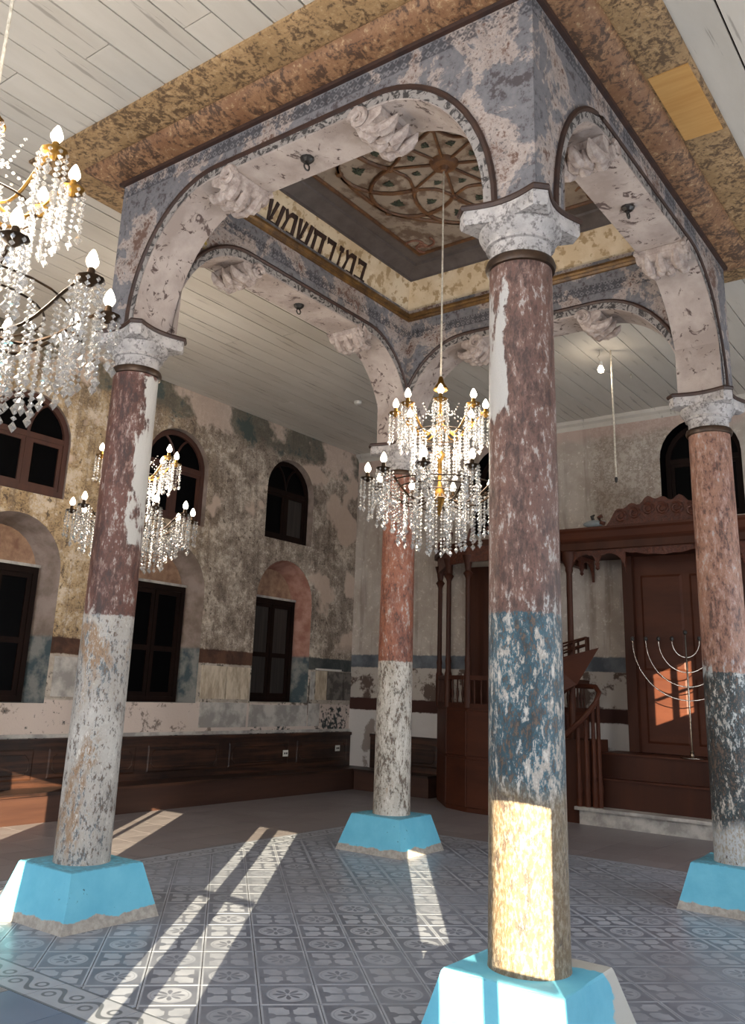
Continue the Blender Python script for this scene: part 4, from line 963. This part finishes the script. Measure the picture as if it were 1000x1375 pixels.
for y in (-1.36, 1.36):
    MB().lathe([(0.07, 0.21), (0.07, 0.9), (0.05, 0.95), (0.05, 1.5), (0.042, 1.6), (0.04, 3.22), (0.055, 3.26), (0.05, 3.30), (0.085, 3.38), (0.10, 3.46), (0.10, 3.52)], 12, (-0.42, y, 0)).build('post', m_red_wood, ark, True)
def bracketed(u0, u1, z1, f, name):
    """valance with an arched lower edge and a pendant in the middle; f(u, z, d)"""
    n = 48; P = []
    for k in range(n+1):
        t = k/n; e = min(t, 1-t)/0.30; zz = z1-0.34+0.27*(math.sqrt(max(0, 1-(1-min(1, e))**2)))
        zz -= 0.13*math.exp(-((t-0.5)/0.055)**2)+0.02*math.exp(-((abs(t-0.5)-0.12)/0.03)**2)
        P.append((u0+(u1-u0)*t, zz))
    mb = MB()
    for a, b in zip(P[:-1], P[1:]): mb.prism([a, b, (b[0], z1), (a[0], z1)], lambda u, z: f(u, z, 0.02), lambda u, z: f(u, z, -0.02))
    mb.lathe([(0.0, -0.09), (0.03, -0.06), (0.02, -0.03), (0.035, 0.0), (0.03, 0.02)], 8, f((u0+u1)/2, z1-0.21, 0)); return mb.build(name, m_carved, ark)
for y in (-1.36, 1.36): bracketed(-0.40, 0.46, 3.54, lambda u, z, d, y=y: (u, y+d, z), 'side_valance')
bracketed(0.55, 1.34, 3.54, lambda u, z, d: (-0.42+d, u, z), 'front_valance'); bracketed(-1.34, -0.55, 3.54, lambda u, z, d: (-0.42+d, u, z), 'front_valance')
vm = MB()
for k in range(16):
    t0, t1 = k/16, (k+1)/16; zf = lambda t: 3.50-0.07*math.sin(PI*t)-0.02*abs(math.sin(5*PI*t)); y0, y1 = -0.55+1.15*t0, -0.55+1.15*t1
    vm.prism([(y0, zf(t0)), (y1, zf(t1)), (y1, 3.55), (y0, 3.55)], lambda y, z: (-0.45, y, z), lambda y, z: (-0.42, y, z))
vm.build('carved_valance', m_carved, ark)
def ent(prof, name, m):
    o = MB(); loops = []
    for e, z in prof: loops.append([(-0.50-e, -1.45-e, z), (0.49, -1.45-e, z), (0.49, 1.45+e, z), (-0.50-e, 1.45+e, z)])
    return o.frus(loops).build(name, m, ark)
ent([(-0.01, 3.52), (0.0, 3.53), (0.0, 3.62), (0.02, 3.65)], 'architrave', m_red_wood)
ent([(0.0, 3.65), (0.02, 3.68), (0.05, 3.76), (0.08, 3.79), (0.08, 3.82)], 'cornice', m_red_wood_lit)
cm = MB(); n = 40
cz = lambda t: 3.82+0.34*(math.sin(PI*t)**0.55)+0.028*math.sin(t*44)+0.02*math.sin(t*23+1)
for k in range(n):
    t0, t1 = k/n, (k+1)/n; y0, y1 = -0.72+1.5*t0, -0.72+1.5*t1
    cm.prism([(y0, 3.82), (y1, 3.82), (y1, cz(t1)), (y0, cz(t0))], lambda y, z: (-0.52, y, z), lambda y, z: (-0.44, y, z))
cr = cm.build('crest', m_carved, ark)
sm = MB()
for k in range(7):
    t = (k+0.8)/8; yc = -0.72+1.5*t; zc = 3.84+0.5*(cz(t)-3.84)
    sm.tube([(-0.535, yc+0.085*(1-0.7*j/14)*math.cos(1.0+j*0.75), zc+0.085*(1-0.7*j/14)*math.sin(1.0+j*0.75)) for j in range(15)], 0.018, 5)
sm.tube([(-0.535, -0.74, 3.86), (-0.535, -0.80, 3.88), (-0.535, -0.82, 3.95), (-0.535, -0.77, 3.97)], 0.03, 6); sm.tube([(-0.535, 0.78, 3.86), (-0.535, 0.83, 3.88), (-0.535, 0.86, 3.95), (-0.535, 0.81, 3.97)], 0.03, 6)
sm.build('crest_carving', m_carved, cr, True)
bd = tag(empty('bird_ornament', (7.25, 2.52, 3.82)), 'small pale grey bird-shaped ornament on the ark cornice', 'ornament')
MB().frus([[(0.07*k2*math.cos(2*PI*i/10), y0+0.0, 0.055+zz+0.055*k2*math.sin(2*PI*i/10)) for i in range(10)] for y0, k2, zz in ((-0.20, 0.1, 0.02), (-0.14, 0.7, 0.0), (-0.04, 1.0, 0.0), (0.06, 0.85, 0.0), (0.12, 0.3, 0.0))]).build('body', simple('grey_glaze', '#8a8f90', '#767c7e', 6, 0.4), bd, True)
MB().tube([(0, -0.02, 0.10), (0, 0.0, 0.16), (0, -0.04, 0.18)], [0.02, 0.025, 0.01], 8).build('head', m_black, bd, True)

mn = tag(empty('menorah', (7.68, 1.48, 0.87)), 'tall slender silver menorah standing on the ark platform', 'menorah')
MB().lathe([(0.15, 0.0), (0.15, 0.012), (0.06, 0.02), (0.03, 0.03), (0.022, 0.06), (0.03, 0.075), (0.012, 0.10), (0.011, 1.52), (0.018, 1.53)], 16).build('stem', m_silver, mn, True)
def cup(y, z): MB().lathe([(0.008, 0.0), (0.022, 0.01), (0.027, 0.03), (0.022, 0.05), (0.0, 0.062)], 10, (0, y, z)).build('candle_cup', m_black, mn, True)
cup(0, 1.53)
for R, zb in ((0.175, 1.24), (0.35, 1.05), (0.52, 0.87), (0.70, 0.70)):
    MB().tube([(0, R*math.cos(PI+PI*k/24), 1.45+(zb-1.45)*math.sin(PI*k/24)) for k in range(25)], 0.0065, 6).build('branch', m_silver, mn, True)
    for s in (-1, 1): cup(s*R, 1.45)

# ================================================================== SMALL CEILING THINGS
lp = tag(empty('ceiling_bulb', (5.62, 1.69, ZC)), 'bare glowing bulb hanging from the plank ceiling behind the canopy', 'bulb')
MB().tube([(0, 0, 0.0), (0.02, 0.02, -0.06), (-0.02, 0.03, -0.10), (0, 0, -0.16)], 0.006, 5).build('wire', m_cord, lp)
MB().lathe([(0.02, -0.16), (0.022, -0.21), (0.015, -0.215)], 10).build('socket', m_white, lp, True)
MB().lathe([(0.015, -0.212), (0.03, -0.235), (0.04, -0.265), (0.03, -0.295), (0.0, -0.305)], 12).build('glass_bulb', m_bulb, lp, True)
l = bpy.data.lights.new('bulb_light', 'POINT'); l.energy = 6; l.color = (1, 0.88, 0.72); l.shadow_soft_size = 0.05; o = bpy.data.objects.new('bulb_light', l); col.objects.link(o); o.parent = lp; o.location = (0, 0, -0.36)
rd = tag(empty('hanging_rod', (5.70, 1.585, ZC)), 'thin pale rod hanging from the ceiling beside the bare bulb', 'rod')
MB().tube([(0, 0, 0), (0, 0, -0.6), (0, 0, -1.62)], 0.012, 6).build('rod', m_cord, rd); MB().lathe([(0.012, -1.62), (0.02, -1.64), (0.015, -1.68), (0.0, -1.69)], 8).build('tip', m_black, rd)
sd = tag(MB().lathe([(0.06, 0.0), (0.062, -0.02), (0.05, -0.045), (0.02, -0.052), (0.0, -0.053)], 16).build('smoke_detector', m_white, None, True, (5.70, 5.49, ZC-0.003)), 'small white smoke detector on the plank ceiling', 'detector')
for k, (x, y_, lb) in enumerate(((6.62, 1.66, 'small metal ring hook in the ceiling near the right column'), (0.30, 2.30, None))):
    if lb: tag(MB().tube([(x+0.03*math.cos(2*PI*j/12), y_, ZC-0.035+0.03*math.sin(2*PI*j/12)) for j in range(13)], 0.006, 5).build('ceiling_ring', m_cord), lb, 'ring')
